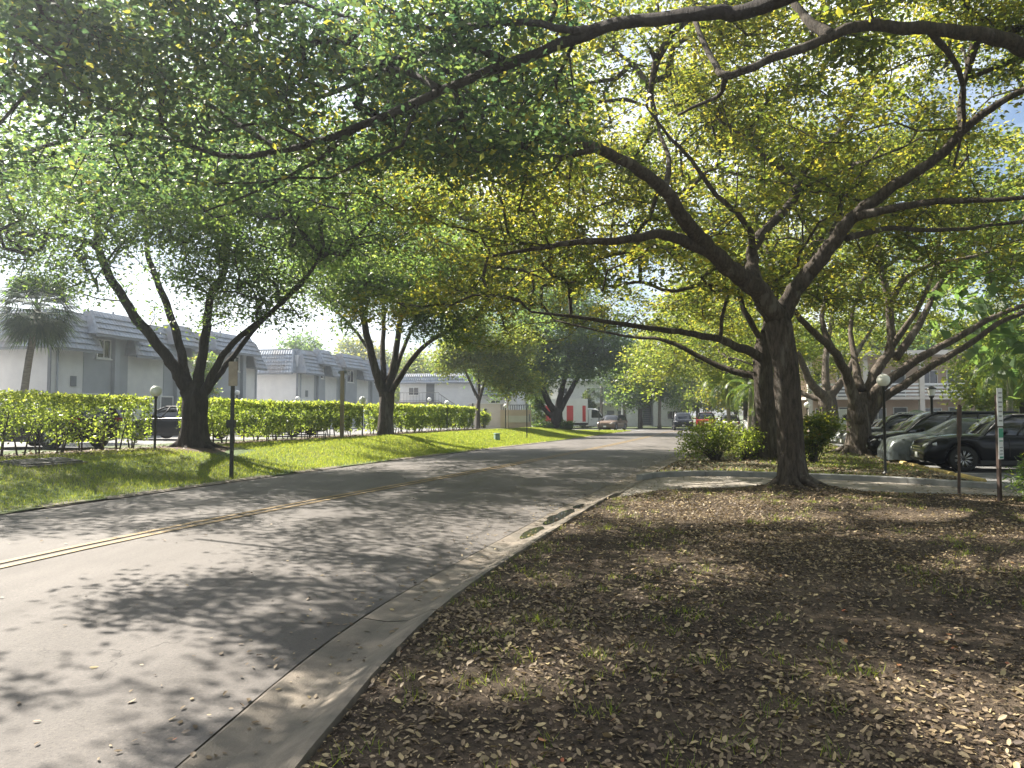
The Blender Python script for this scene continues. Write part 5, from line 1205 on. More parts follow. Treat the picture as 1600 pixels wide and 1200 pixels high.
# building with the outside stairs: long side faces the viewer
def rail(root, pts, h, m, name='railing', step=0.35, parent=None):
    mb = MB()
    for a, b in zip(pts[:-1], pts[1:]):
        a, b = Vector(a), Vector(b); up = Vector((0, 0, h))
        mb.tube([a + up, b + up], [0.03, 0.03], 6); mb.tube([a + Vector((0, 0, 0.12)), b + Vector((0, 0, 0.12))], [0.02, 0.02], 5)
        k = max(1, int((b - a).length / step))
        for i in range(k + 1): p = a.lerp(b, i / k); mb.tube([p, p + up], [0.014, 0.014], 4)
    return tag(mb.build(name, m, root), kind='stuff')
B = empty('stair_building', (-12.5, 82, 0.45), R(-8), 'white two-storey building with outside stairs beyond the hedge end', 'building')
MB().box((6.6, 5, 2.55), (13.2, 10, 5.1)).build('wall', M['wall'], B, fix=True)
ident = lambda u, v, z: (u, -v, z)
mansard(B, -0.2, 8.2, 0.55, 0.05, 4.75, 5.75, rot=ident); mansard(B, 8.6, 13.3, 0.85, 0.1, 3.4, 5.7, rot=ident)
MB().box((6.6, 5, 5.45), (12.8, 9.6, 0.6)).build('parapet', M['tile'], B, fix=True)
door(B, 3.5, 0.95, 2.1, 0.0, 2.6, ident); window(B, 1.6, 3.8, 1.2, 0.9, 0.0, 2, ident); window(B, 1.4, 1.1, 1.3, 1.0, 0.0, 2, ident)
window(B, 10.8, 2.2, 1.1, 1.2, 0.0, 2, ident); door(B, 9.4, 0.95, 2.1, 0.0, 0.0, ident)
MB().box((2.3, -0.75, 2.5), (5.0, 1.5, 0.18)).build('landing', M['concrete_pale'], B, fix=True)
for x in (0.0, 4.6): MB().box((x, -1.35, 1.2), (0.18, 0.18, 2.4)).build('post', M['white_trim'], B, fix=True)
rail(B, [(-0.2, -1.45, 2.6), (4.8, -1.45, 2.6)], 1.0, M['metal_black'])
for i in range(13): MB().box((4.95 + i * 0.27, -0.85, 2.42 - i * 0.185), (0.3, 1.1, 0.07)).build('stair_tread', M['concrete_pale'], B, fix=True)
MB().tube([(4.8, -1.42, 2.35), (8.4, -1.42, 0.0)], [0.12, 0.12], 4).build('stringer', M['white_trim'], B)
rail(B, [(4.8, -1.45, 2.55), (8.3, -1.45, 0.2)], 0.95, M['metal_black'])
MB().box((9.0, 3, 6.1), (1.4, 1.2, 0.7)).build('roof_unit', M['wall_grey'], B, fix=True, bevel=0.05)
MB().box((10.6, 3.4, 5.95), (1.6, 1.2, 0.5)).build('roof_unit', M['wall_warm'], B, fix=True, bevel=0.05)

# white building at the bend, with dark stairwell and upper walkway
W = empty('white_building', (5.0, 99, 0.1), R(-4), 'long white two-storey building behind the slim palms at the road bend', 'building')
MB().box((6.2, 4, 3.0), (12.4, 8, 6.0)).box((16.25, 4.2, 3.0), (4.7, 7.6, 6.0)).build('wall', M['white_trim'], W, fix=True)
MB().box((13.15, 6.2, 3.0), (1.5, 3.6, 6.0)).build('stairwell_wall', M['wall'], W, fix=True)
MB().box((9.2, 3.6, 6.2), (19.2, 9.0, 0.35)).build('roof_slab', M['white_trim'], W, fix=True)
MB().box((5.4, -0.6, 3.15), (10.8, 1.2, 0.2)).build('walkway', M['white_trim'], W, fix=True)
rail(W, [(0, -1.15, 3.25), (10.8, -1.15, 3.25)], 1.05, M['white_trim'], step=0.3)
for x in (0.1, 3.4, 7.0, 10.6): MB().box((x, -1.05, 3.05), (0.22, 0.22, 6.0)).build('column', M['white_trim'], W, fix=True)
for x, z, w, h in ((1.4, 1.5, 1.3, 1.1), (5.2, 1.5, 1.3, 1.2), (1.8, 4.6, 1.3, 1.1), (5.6, 4.6, 1.2, 1.1), (9.8, 4.6, 1.0, 1.1), (16.4, 4.4, 1.4, 1.1), (16.4, 1.5, 1.4, 1.1)): window(W, x, z, w, h, 0.0 if x < 12 else -0.4, 2, ident)
for x in (8.2, 9.6): door(W, x, 0.95, 2.1, 0.0, 0.0, ident, M['door'])
for i in range(12): MB().box((13.15, 3.9 - i * 0.29, 3.0 - i * 0.26), (1.4, 0.32, 0.07)).build('stair_tread', M['wall_grey'], W, fix=True)
rail(W, [(13.75, 4.0, 3.1), (13.75, 0.6, 0.2)], 0.95, M['trim'])

# pinkish apartments with white balconies on the right
A = empty('apartment_building', (23.5, 60, 0.1), R(-7), 'pinkish two-storey apartment building with white balcony rails beyond the parked cars', 'building')
MB().box((17, 5, 3.1), (34, 10, 6.2)).build('wall', M['wall_pink'], A, fix=True)
MB().box((17, 4, 6.35), (35, 13, 0.35)).build('roof_slab', M['wall_warm'], A, fix=True)
MB().box((17, -0.9, 2.85), (34, 1.8, 0.22)).build('balcony_slab', M['wall_warm'], A, fix=True)
for k in range(9):
    MB().box((0.3 + k * 4.18, -1.65, 3.05), (0.35, 0.35, 6.3)).build('column', M['wall_warm'], A, fix=True)
for k in range(8):
    x0, x1 = 0.5 + k * 4.18, 4.28 + k * 4.18
    for j in range(4): MB().box(((x0 + x1) / 2, -1.7, 3.12 + j * 0.27), (x1 - x0, 0.06, 0.15)).build('balcony_slat', M['white_trim'], A, fix=True)
    window(A, x0 + 1.1, 4.5, 1.2, 1.2, 0.0, 2, ident); door(A, x0 + 2.9, 0.95, 2.1, 0.0, 2.96, ident)
    window(A, x0 + 1.3, 1.5, 1.3, 1.2, 0.0, 2, ident); door(A, x0 + 3.0, 0.95, 2.1, 0.0, 0.0, ident)

# tan entrance walls at the end of the hedge
E = empty('entrance_wall', at(806, 60, 0.25), R(-6), 'tan rendered entrance wall with cream name panel and slatted top', 'wall')
MB().box((0, 0, 0.85), (2.5, 0.35, 1.9)).build('wall_body', M['wall_pink'], E, fix=True, bevel=0.03)
MB().box((0.15, -0.19, 1.05), (1.95, 0.06, 0.55)).build('name_panel', M['wall_warm'], E, fix=True)
for k in range(14): MB().box((-1.2 + k * 0.185, 0, 1.98), (0.06, 0.1, 0.36)).build('picket', M['trim'], E, fix=True)
MB().box((0, 0, 2.19), (2.5, 0.12, 0.06)).build('picket_rail', M['trim'], E, fix=True)
MB().box((1.12, -0.2, 1.15), (0.1, 0.06, 0.6)).build('trim_strip', M['trim'], E, fix=True)
E = empty('cream_wall', at(758, 61.5, 0.25), R(-6), 'cream wall end with small square opening, left of the tan entrance wall', 'wall')
MB().box((-1.0, 0, 1.1), (0.75, 0.3, 2.4)).box((0.55, 0, 1.1), (2.35, 0.3, 2.4)).build('wall_body', M['wall_warm'], E, fix=True)
MB().box((0.0, -0.16, 1.75), (0.3, 0.04, 0.3)).build('opening', M['glass'], E, fix=True)
MB().box((0.3, 0, 2.34), (3.5, 0.4, 0.08)).build('coping', M['white_trim'], E, fix=True)
# ================================================================== VEHICLES
def paint(name, c, rough=0.14, metal=0.0):
    return mat(name, c, tuple(x * 0.9 for x in c), rough, 1.5, coat=0.0, metal=metal, spec=0.25)
P_BLACK = paint('black_paint', (0.004, 0.004, 0.005)); P_NAVY = paint('navy_paint', (0.006, 0.007, 0.010)); P_GREY = paint('grey_paint', (0.03, 0.032, 0.034))
P_GREEN = paint('dark_green_paint', (0.012, 0.018, 0.016)); P_WHITE = paint('white_paint', (0.72, 0.72, 0.71), metal=0.0); P_BROWN = paint('bronze_paint', (0.16, 0.115, 0.085))
P_RED = paint('red_paint', (0.28, 0.02, 0.018)); P_SILVER = paint('silver_paint', (0.34, 0.35, 0.36))
KINDS = {   # length, half width, wheelbase, tyre r, ground clearance, belt z, roof z, hood pts (x fraction, z), cabin base (rear, front), roof (rear, front)
    'suv':   dict(L=4.75, w=0.95, wb=2.85, tr=0.365, gc=0.22, top=[(-0.5, 0.80), (-0.485, 1.00), (-0.42, 1.08), (-0.1, 1.07), (0.16, 1.05), (0.3, 1.03), (0.42, 0.96), (0.48, 0.84), (0.5, 0.62)], cab=(-0.475, 0.19), roof=(-0.36, 0.02), rz=1.66),
    'sedan': dict(L=4.7, w=0.91, wb=2.8, tr=0.335, gc=0.18, top=[(-0.5, 0.72), (-0.485, 0.92), (-0.36, 0.98), (-0.1, 0.95), (0.16, 0.93), (0.3, 0.88), (0.42, 0.79), (0.48, 0.68), (0.5, 0.5)], cab=(-0.38, 0.20), roof=(-0.2, 0.03), rz=1.44),
    'van':   dict(L=5.0, w=0.98, wb=3.0, tr=0.36, gc=0.2, top=[(-0.5, 0.85), (-0.49, 1.02), (-0.42, 1.08), (-0.1, 1.06), (0.2, 1.03), (0.33, 0.98), (0.43, 0.88), (0.485, 0.74), (0.5, 0.58)], cab=(-0.49, 0.27), roof=(-0.44, 0.06), rz=1.76),
    'pickup': dict(L=5.6, w=1.0, wb=3.55, tr=0.40, gc=0.32, top=[(-0.5, 0.95), (-0.495, 1.12), (-0.42, 1.14), (-0.1, 1.14), (0.16, 1.16), (0.3, 1.15), (0.44, 1.10), (0.49, 0.95), (0.5, 0.72)], cab=(-0.08, 0.22), roof=(-0.05, 0.10), rz=1.88),
}
def wheel_mesh(tr, spokes, r_frac=0.70):
    t = MB().lathe([(tr * r_frac, -0.11), (tr * 0.93, -0.115), (tr, -0.085), (tr, 0.085), (tr * 0.93, 0.115), (tr * r_frac, 0.11)], sides=28, axis='y')
    rm = MB().lathe([(tr * r_frac, -0.1), (tr * r_frac, 0.105), (tr * r_frac * 0.92, 0.112), (tr * r_frac * 0.9, 0.06), (tr * 0.05, 0.03)], sides=28, axis='y')
    rm.lathe([(tr * 0.16, 0.05), (tr * 0.14, 0.10), (0.01, 0.105)], sides=12, axis='y')
    sp = MB()
    for k in range(spokes):
        a = 2 * math.pi * k / spokes; c, s_ = math.cos(a), math.sin(a)
        for da in (-0.09, 0.09):
            c2, s2 = math.cos(a + da), math.sin(a + da)
            sp.tube([(c * tr * 0.12, 0.092, s_ * tr * 0.12), (c2 * tr * r_frac * 0.92, 0.098, s2 * tr * r_frac * 0.92)], [0.013, 0.011], 5)
    return t, rm, sp
def car(name, label, loc, rz, kind, pm, cat='car', group=None, spokes=7, rails=False, front='plain', covered=False, detail=True):
    K = KINDS[kind]; L, w, tr, gc, rz_ = K['L'], K['w'], K['tr'], K['gc'], K['rz']
    root = empty(name, loc, rz, label, cat, group)
    xw = [K['wb'] / 2 - 0.02, -K['wb'] / 2 - 0.02]; arch = tr + 0.055
    tx = [a * L for a, _ in K['top']]; tz = [b for _, b in K['top']]
    xs = np.unique(np.r_[np.linspace(-L / 2, L / 2, 40), *[np.linspace(x - arch, x + arch, 17) for x in xw]])
    rows = []
    for x in xs:
        zt = float(np.interp(x, tx, tz)); e = abs(x) / (L / 2); wt = w * (1 - 0.16 * max(0, (e - 0.72) / 0.28) ** 2.2)
        zb = gc + 0.10 * max(0, (e - 0.88) / 0.12)
        for xx in xw:
            if abs(x - xx) < arch: zb = max(zb, tr + math.sqrt(arch ** 2 - (x - xx) ** 2))
        zb = min(zb, zt - 0.10); mid = zb + (zt - zb) * 0.55
        half = [(0.0, zb), (wt * 0.80, zb), (wt * 0.965, zb + 0.02), (wt, zb + (mid - zb) * 0.5), (wt * 1.005, mid), (wt * 0.985, zt - 0.10 * min(1, (zt - zb))), (wt * 0.955, zt - 0.045), (wt * 0.88, zt - 0.008), (wt * 0.5, zt + 0.022), (0.0, zt + 0.03)]
        rows.append([(x, -y, z) for y, z in half] + [(x, y, z) for y, z in half[::-1][1:]])
    mb = MB().grid(rows); n = len(rows[0])
    mb.f.append(tuple(range(n))); mb.f.append(tuple(range((len(rows) - 1) * n, len(rows) * n))[::-1])
    body = mb.build('body', pm, root, smooth=True, fix=True)
    # dark underbody between the wheels
    MB().box((0, 0, gc + 0.22), (L * 0.93, w * 1.55, 0.36)).build('underbody', M['dark_plastic'], root, fix=True)
    # greenhouse
    cb, rf = [q * L for q in K['cab']], [q * L for q in K['roof']]
    zb0, zb1 = float(np.interp(cb[0], tx, tz)) - 0.02, float(np.interp(cb[1], tx, tz)) - 0.02
    wb_, wr = w * 0.90, w * 0.70
    def section(x0, z0, hw, bow): return [(x0 - bow * (abs(t) ** 2), t * hw, z0) for t in np.linspace(-1, 1, 7)]
    gl = MB(); N = 12
    prof = []
    for i in range(N + 1):
        t = i / N; x0 = cb[0] + (cb[1] - cb[0]) * t
        if x0 < rf[0]: zt = zb0 + (rz_ - 0.045 - zb0) * math.sin(min(1, (x0 - cb[0]) / (rf[0] - cb[0])) * math.pi / 2) ** 0.9
        elif x0 > rf[1]: zt = zb1 + (rz_ - 0.045 - zb1) * math.sin((1 - min(1, (x0 - rf[1]) / (cb[1] - rf[1]))) * math.pi / 2) ** 0.95
        else: zt = rz_ - 0.045
        zbl = zb0 + (zb1 - zb0) * t; prof.append((x0, zbl, zt))
    rows = []
    for x0, zbl, zt in prof:
        f = (zt - zbl) / (rz_ - 0.045 - min(zb0, zb1)); wt = wb_ + (wr - wb_) * f
        rows.append([(x0, -wb_, zbl - 0.05), (x0, -wb_ + (wb_ - wt) * 0.5 - 0.015, (zbl + zt) / 2), (x0, -wt, zt), (x0, -wt * 0.5, zt + 0.02 * f), (x0, 0, zt + 0.03 * f), (x0, wt * 0.5, zt + 0.02 * f), (x0, wt, zt), (x0, wb_ - (wb_ - wt) * 0.5 + 0.015, (zbl + zt) / 2), (x0, wb_, zbl - 0.05)])
    glass = gl.grid(rows).build('window_glass', M['car_glass'], root, smooth=True, fix=True)
    # roof skin and pillars
    rr = []
    for t in np.linspace(0, 1, 9):
        x0 = rf[0] - 0.05 + (rf[1] - rf[0] + 0.12) * t; dz = -0.02 * (2 * t - 1) ** 2
        rr.append([(x0, y * (wr + 0.02), rz_ - 0.045 + dz - 0.05 * abs(y) ** 6 + 0.045 * (1 - y * y)) for y in np.linspace(-1, 1, 9)])
    MB().grid(rr).build('roof', pm, root, smooth=True)
    for s_ in (-1, 1):
        pil = MB()
        pil.tube([(cb[1] - 0.02, s_ * wb_ * 0.99, zb1 - 0.02), ((cb[1] + rf[1]) / 2, s_ * (wb_ * 0.42 + wr * 0.58), (zb1 + rz_) / 2 + 0.06), (rf[1], s_ * (wr + 0.005), rz_ - 0.06)], [0.032, 0.032, 0.034], 6)
        pil.tube([(rf[1], s_ * (wr + 0.006), rz_ - 0.055), (rf[0], s_ * (wr + 0.006), rz_ - 0.055)], [0.034, 0.034], 6)
        pil.tube([(rf[0], s_ * (wr + 0.004), rz_ - 0.06), ((cb[0] + rf[0]) / 2, s_ * (wb_ * 0.4 + wr * 0.6), (zb0 + rz_) / 2 + 0.08), (cb[0] + 0.02, s_ * wb_ * 0.98, zb0 - 0.02)], [0.05, 0.06, 0.06], 6)
        for q in (0.42, 0.74) if kind != 'pickup' else (0.45,):
            xb = cb[0] + (cb[1] - cb[0]) * q; xt = rf[0] + (rf[1] - rf[0]) * min(1, q + 0.05)
            pil.tube([(xb, s_ * wb_ * 0.995, (zb0 + zb1) / 2 - 0.02), (xt, s_ * (wr + 0.015), rz_ - 0.07)], [0.03, 0.03], 5)
        pil.build('pillar', M['dark_plastic'] if q else pm, root, smooth=True)
        zb_ = (zb0 + zb1) / 2
        dl_ = MB()
        for xd in (cb[0] + (cb[1] - cb[0]) * 0.42, cb[0] + (cb[1] - cb[0]) * 0.80): dl_.box((xd, s_ * w * 1.0, (gc + zb_) / 2 + 0.08), (0.012, 0.02, zb_ - gc - 0.30))
        dl_.build('door_seam', M['dark_plastic'], root)
        for xd in (cb[0] + (cb[1] - cb[0]) * 0.47, cb[0] + (cb[1] - cb[0]) * 0.20): MB().box((xd, s_ * (w * 1.0 + 0.012), zb_ - 0.17), (0.2, 0.03, 0.035)).build('door_handle', M['chrome'] if front == 'star' else pm, root, bevel=0.008)
        MB().tube([(cb[1] - 0.5, s_ * (wb_ + 0.02), zb1 + 0.04), (cb[1] - 0.48, s_ * (wb_ + 0.20), zb1 + 0.11), (cb[1] - 0.46, s_ * (wb_ + 0.30), zb1 + 0.10)], [0.03, 0.085, 0.05], 8).build('side_mirror', pm, root, smooth=True)
        MB().box((L * 0.0, s_ * (w * 0.985), gc + 0.06), (K['wb'] - 2 * arch, 0.05, 0.12)).build('side_skirt', M['dark_plastic'], root, bevel=0.02)
        ht = float(np.interp(L * 0.455, tx, tz)); MB().tube([(L * 0.432, s_ * w * 0.93, ht - 0.11), (L * 0.468, s_ * w * 0.80, ht - 0.13), (L * 0.487, s_ * w * 0.56, ht - 0.19)], [0.06, 0.075, 0.05], 8).build('headlight', M['lamp_glass'], root, smooth=True)
        MB().box((-L * 0.487, s_ * w * 0.80, 0.88 if kind != 'pickup' else 1.0), (0.10, w * 0.28, 0.16)).build('tail_light', M['tail_red'], root, bevel=0.02)
    MB().box((L * 0.492, 0, gc + 0.40), (0.06, w * 0.95, 0.26)).build('grille', M['dark_plastic'], root, bevel=0.03)
    if front in ('star', 'chrome'):
        for k in range(3): MB().box((L * 0.492 + 0.03, 0, gc + 0.31 + 0.08 * k), (0.02, w * 0.86, 0.018)).build('grille_bar', M['chrome'], root)
    MB().box((L * 0.486, 0, gc + 0.12), (0.14, w * 1.55, 0.13)).build('bumper', M['dark_plastic'], root, bevel=0.04)
    if kind == 'pickup':
        MB().box((-L * 0.285, 0, 1.13), (L * 0.37, w * 1.6, 0.03)).build('bed_cover', M['dark_plastic'], root)
    MB().box((L * 0.502, 0, gc + 0.22), (0.02, 0.30, 0.15)).build('number_plate', M['plate'], root); MB().box((-L * 0.503, 0, 0.8), (0.02, 0.30, 0.15)).build('number_plate', M['plate'], root)
    if rails:
        for s_ in (-1, 1): MB().tube([(rf[0] + 0.1, s_ * wr * 0.92, rz_ - 0.02), (rf[0] + 0.25, s_ * wr * 0.92, rz_ + 0.05), (rf[1] - 0.25, s_ * wr * 0.92, rz_ + 0.05), (rf[1] - 0.1, s_ * wr * 0.92, rz_ - 0.02)], [0.018] * 4, 6).build('roof_rail', M['chrome'], root, smooth=True)
    key = (tr, spokes)
    if key not in WHEELS:
        a, b_, c_ = wheel_mesh(tr, spokes); tmp = []
        for mb_, nm, mm in ((a, 'wheel', M['tyre']), (b_, 'rim', M['dark_plastic']), (c_, 'spokes', M['rim'])):
            me = bpy.data.meshes.new(nm); me.from_pydata(mb_.v, [], mb_.f); me.polygons.foreach_set('use_smooth', [True] * len(me.polygons)); me.materials.append(mm); me.update(); tmp.append(me)
        WHEELS[key] = tmp
    for x in xw:
        for s_ in (-1, 1):
            wh = link('wheel', WHEELS[key][0], None, root); wh.location = (x, s_ * (w - 0.125), tr); wh.rotation_euler = (0, 0.2, 0 if s_ > 0 else math.pi)
            link('rim', WHEELS[key][1], None, wh); link('spokes', WHEELS[key][2], None, wh)
    return root
WHEELS = {}
AZ = math.atan2(0.259, -0.966)     # parked nose-in, noses towards the island
GC = 'cars parked nose-in along the island'
def nose(x, y, L): return (x + 0.966 * L / 2, y - 0.259 * L / 2, 0.036)
car('black_suv', 'black luxury sport utility car with multi-spoke wheels, nearest in the parked row', nose(12.0, 21.9, 4.75), AZ, 'suv', P_NAVY, group=GC, spokes=10, front='star')
# second car: completely under a silver cover
cv = empty('covered_car', nose(12.55, 24.75, 4.6), AZ, 'car under a wrinkled silver cover, second in the parked row', 'car', GC)
K = KINDS['sedan']; rows = []
for x in np.linspace(-2.42, 2.42, 34):
    zt = float(np.interp(x, [-2.42, -2.3, -1.7, -0.9, 0.25, 1.0, 1.9, 2.3, 2.42], [0.55, 0.98, 1.08, 1.46, 1.50, 1.06, 0.92, 0.80, 0.45]))
    row = []
    for t in np.linspace(-1, 1, 25):
        a = abs(t); y = t * 1.0; s_ = 1 if t > 0 else -1
        if a > 0.72: y = s_ * (0.90 + 0.10 * (a - 0.72) / 0.28); z = zt * 0.93 - (zt * 0.93 - 0.16) * ((a - 0.72) / 0.28) ** 0.9
        else: y = t / 0.72 * 0.88 * (1 - 0.16 * max(0, zt - 1.0) / 0.5 * (a > 0.3)); z = zt - 0.09 * zt * (a / 0.72) ** 3
        wv = 0.035 * fn(x * 2.2 + 11, t * 3.1, 1.5) + 0.05 * (a > 0.72) * math.sin(x * 9 + 2 * math.sin(x * 3)) * (a - 0.6)
        e = abs(x) / 2.42; y *= 1 - 0.12 * max(0, (e - 0.7) / 0.3) ** 2
        row.append((x + 0.03 * fn(x, t * 4), y + s_ * wv * 0.8, z + wv * 0.6))
    rows.append(row)
cm = MB().grid(rows); n_ = 25; cm.f.append(tuple(range(n_))); cm.f.append(tuple(range(33 * n_, 34 * n_))[::-1]); cm.build('cover', M['cover'], cv, smooth=True, fix=True)
_w = wheel_mesh(0.33, 6)[0]
for x in (1.4, -1.4):
    for s_ in (-1, 1):
        o = MB(); o.v = [(a + x, b_ + s_ * 0.78, c_ + 0.33) for a, b_, c_ in _w.v]; o.f = _w.f; o.build('wheel', M['tyre'], cv, smooth=True)
car('black_minivan', 'black people carrier behind the covered car, third in the parked row', nose(13.25, 27.6, 5.0), AZ, 'van', P_BLACK, group=GC)
car('green_sedan', 'dark green-grey saloon, fourth in the parked row', nose(14.1, 30.5, 4.7), AZ, 'sedan', P_GREEN, group=GC)
car('grey_suv', 'dark grey sport utility car with silver roof rails, fifth in the parked row', nose(14.9, 33.4, 4.75), AZ, 'suv', P_GREY, group=GC, rails=True)
car('pale_sedan', 'pale saloon at the far end of the parked row, behind the thick tree', nose(15.8, 36.4, 4.7), AZ, 'sedan', P_SILVER, group=GC)
# behind the hedge
HZ = R(90 - 15)
GH = 'cars parked behind the left hedge'
def zc(x, y): return (x, y, 0.6)
car('dark_suv', 'dark sport utility car glimpsed through the gap in the left hedge', zc(-14.9, 23.4), HZ + R(85), 'suv', P_BLACK, group=GH)
car('blue_sedan', 'dark car parked behind the hedge beside the first oak trunk', zc(-14.2, 31.5), HZ + R(88), 'sedan', P_NAVY, group=GH)
car('roof_car', 'dark car whose roof shows over the hedge between the oaks', zc(-12.6, 40.5), HZ + R(85), 'suv', P_GREY, group=GH)
car('red_brown_car', 'car low behind the hedge just right of the first oak', zc(-11.6, 36.5), HZ + R(88), 'sedan', P_GREEN, group=GH)
# at the bend
car('bronze_suv', 'bronze sport utility car standing at the road bend beside the lorry', (10.6, 77.8, 0.01), R(243), 'suv', P_BROWN)
car('dark_pickup', 'dark pickup truck facing the viewer at the road bend', (17.9, 77.5, 0.03), R(-100), 'pickup', P_NAVY, cat='pickup', front='chrome')
car('red_pickup', 'dark red pickup truck beside the dark pickup at the bend', (20.3, 77.0, 0.03), R(75), 'pickup', P_RED, cat='pickup')
car('white_van', 'white sport utility car half hidden by the roadside shrub', (20.9, 70.5, 0.03), R(72), 'suv', P_WHITE)
car('white_car', 'white car just left of the trunks, low behind the small shrub', (20.6, 62, 0.12), R(-100), 'sedan', P_WHITE)

# box lorry
T = empty('box_lorry', (7.0, 79.2, 0.01), R(2), 'white box lorry with red side stripes behind the forked tree', 'truck')
cab = []
for x, zt, w_ in ((1.1, 2.25, 0.98), (1.25, 2.32, 1.0), (1.9, 2.28, 1.0), (2.2, 2.12, 1.0), (2.75, 1.42, 0.99), (2.85, 1.36, 0.98), (3.7, 1.25, 0.95), (3.95, 1.1, 0.92), (4.0, 0.6, 0.9)):
    h = [(0, 0.42), (w_ * 0.95, 0.42), (w_, 0.6), (w_, min(1.25, zt - 0.1)), (w_ * (0.84 if zt > 1.6 else 0.96), zt - 0.06), (w_ * 0.7, zt), (0, zt + 0.03)]
    cab.append([(x, -a, b_) for a, b_ in h] + [(x, a, b_) for a, b_ in h[::-1][1:]])
m_ = MB().grid(cab); q = len(cab[0]); m_.f.append(tuple(range(q))); m_.f.append(tuple(range(8 * q, 9 * q))[::-1]); m_.build('cab', P_WHITE, T, fix=True)
for s_ in (-1, 1):
    wq = MB(); wq.quad((1.4, s_ * 1.012, 1.32), (2.62, s_ * 1.012, 1.32), (2.1, s_ * 0.90, 2.1), (1.45, s_ * 0.885, 2.18)); wq.build('side_window', M['car_glass'], T)
    MB().box((2.55, s_ * 1.18, 1.5), (0.1, 0.16, 0.36)).build('side_mirror', M['dark_plastic'], T, bevel=0.02)
    MB().box((3.92, s_ * 0.7, 0.95), (0.12, 0.36, 0.2)).build('headlight', M['lamp_glass'], T, bevel=0.02)
    MB().box((1.4, s_ * 1.005, 1.1), (0.18, 0.02, 0.04)).build('door_handle', M['dark_plastic'], T)
MB().quad((2.23, -0.82, 2.08), (2.23, 0.82, 2.08), (2.76, 0.92, 1.47), (2.76, -0.92, 1.47)).build('windscreen', M['car_glass'], T)
MB().box((4.02, 0, 0.55), (0.16, 1.9, 0.28)).build('bumper', M['dark_plastic'], T, bevel=0.04); MB().box((4.0, 0, 0.95), (0.06, 0.9, 0.28)).build('grille', M['dark_plastic'], T)
box = MB().box((-2.1, 0, 2.05), (6.2, 2.3, 2.55)).build('cargo_box', P_WHITE, T, fix=True)
for x, w_ in ((-0.9, 0.7), (0.6, 0.35), (-3.2, 0.7)):
    MB().box((x, -1.158, 1.75), (w_, 0.012, 1.7)).build('red_stripe', mat('lorry_red', (0.55, 0.05, 0.05), None, 0.4, 3), box)
MB().box((-1.0, 0, 0.66), (7.8, 0.9, 0.22)).build('chassis', M['dark_plastic'], T)
_t, _r, _s = wheel_mesh(0.42, 6, 0.6)
for x in (3.1, -3.2):
    for s_ in (-1, 1):
        o = MB(); o.v = [(a + x, (b_ if s_ > 0 else -b_) + s_ * 0.86, c_ + 0.42) for a, b_, c_ in _t.v]; o.f = _t.f; wo = o.build('wheel', M['tyre'], T, smooth=True)
        o = MB(); o.v = [(a + x, (b_ if s_ > 0 else -b_) + s_ * 0.86, c_ + 0.42) for a, b_, c_ in _r.v]; o.f = _r.f; o.build('rim', M['rim'], wo, smooth=True)

# ================================================================== STREET FURNITURE
def globe_lamp(label, loc, h, rg, group='globe lamps on black posts', pr=0.035):
    o = empty('globe_lamp', loc, 0, label, 'lamp', group)
    MB().lathe([(0.01, 0), (pr * 2.2, 0), (pr * 2.2, 0.03), (pr * 1.1, 0.05), (pr, 0.1), (pr, h - 2 * rg - 0.06), (pr * 1.5, h - 2 * rg - 0.05), (pr * 1.6, h - 2 * rg + 0.03), (0.01, h - 2 * rg + 0.03)], sides=12).build('post', M['metal_black'], o, smooth=True)
    MB().lathe([(rg * math.cos(a) + 1e-4, h - rg + rg * math.sin(a)) for a in np.linspace(-1.35, math.pi / 2, 14)], sides=20).build('globe', M['globe'], o, smooth=True)
    return o
def lz(p): return (p[0], p[1], zl(p[0], p[1]))
globe_lamp('tall globe lamp on black post by the driveway kerb, in front of the thick tree', (9.75, 19.3, 0.1), 2.62, 0.165)
globe_lamp('globe lamp left of the first oak trunk', lz((-10.65, 22.0)), 1.92, 0.165)
globe_lamp('globe lamp left of the second oak trunk', lz((-7.35, 36.2)), 1.95, 0.165)
globe_lamp('globe lamp in front of the hedge right of the second oak', lz((-4.1, 46.5)), 1.95, 0.165)
globe_lamp('globe lamp before the tan entrance wall', at(790, 58, 0.3), 2.2, 0.165)
globe_lamp('globe lamp in the car park by the outside stairs', at(671, 75, 0.5), 2.9, 0.2)
globe_lamp('distant globe lamp by the white building doors', at(978, 92, 0.05), 2.9, 0.22)
globe_lamp('globe lamp in the car park before the first townhouse block end', (-17.0, 45.5, 0.58), 2.6, 0.17)
globe_lamp('globe lamp before the pale end wall of the second townhouse block', (-14.4, 49.5, 0.58), 2.3, 0.17)
globe_lamp('globe lamp before the front of the second townhouse block', (-11.6, 58, 0.58), 2.3, 0.18)
globe_lamp('globe lamp among the dark shrub leaves right of the main trunk', at(1261, 38, 0.1), 2.2, 0.16)
o = empty('lantern_lamp', (15.05, 26.4, 0.04), 0, 'black lantern lamp with flat cap rising between the parked cars', 'lamp')
MB().lathe([(0.01, 0), (0.09, 0), (0.09, 0.05), (0.045, 0.1), (0.045, 2.2), (0.08, 2.24), (0.09, 2.30), (0.01, 2.30)], sides=12).build('post', M['metal_black'], o, smooth=True)
MB().lathe([(0.10, 2.31), (0.15, 2.52), (0.01, 2.52)], sides=12).build('lantern_glass', M['globe'], o); MB().lathe([(0.01, 2.53), (0.17, 2.525), (0.15, 2.57), (0.05, 2.62), (0.01, 2.64)], sides=12).build('cap', M['metal_black'], o)
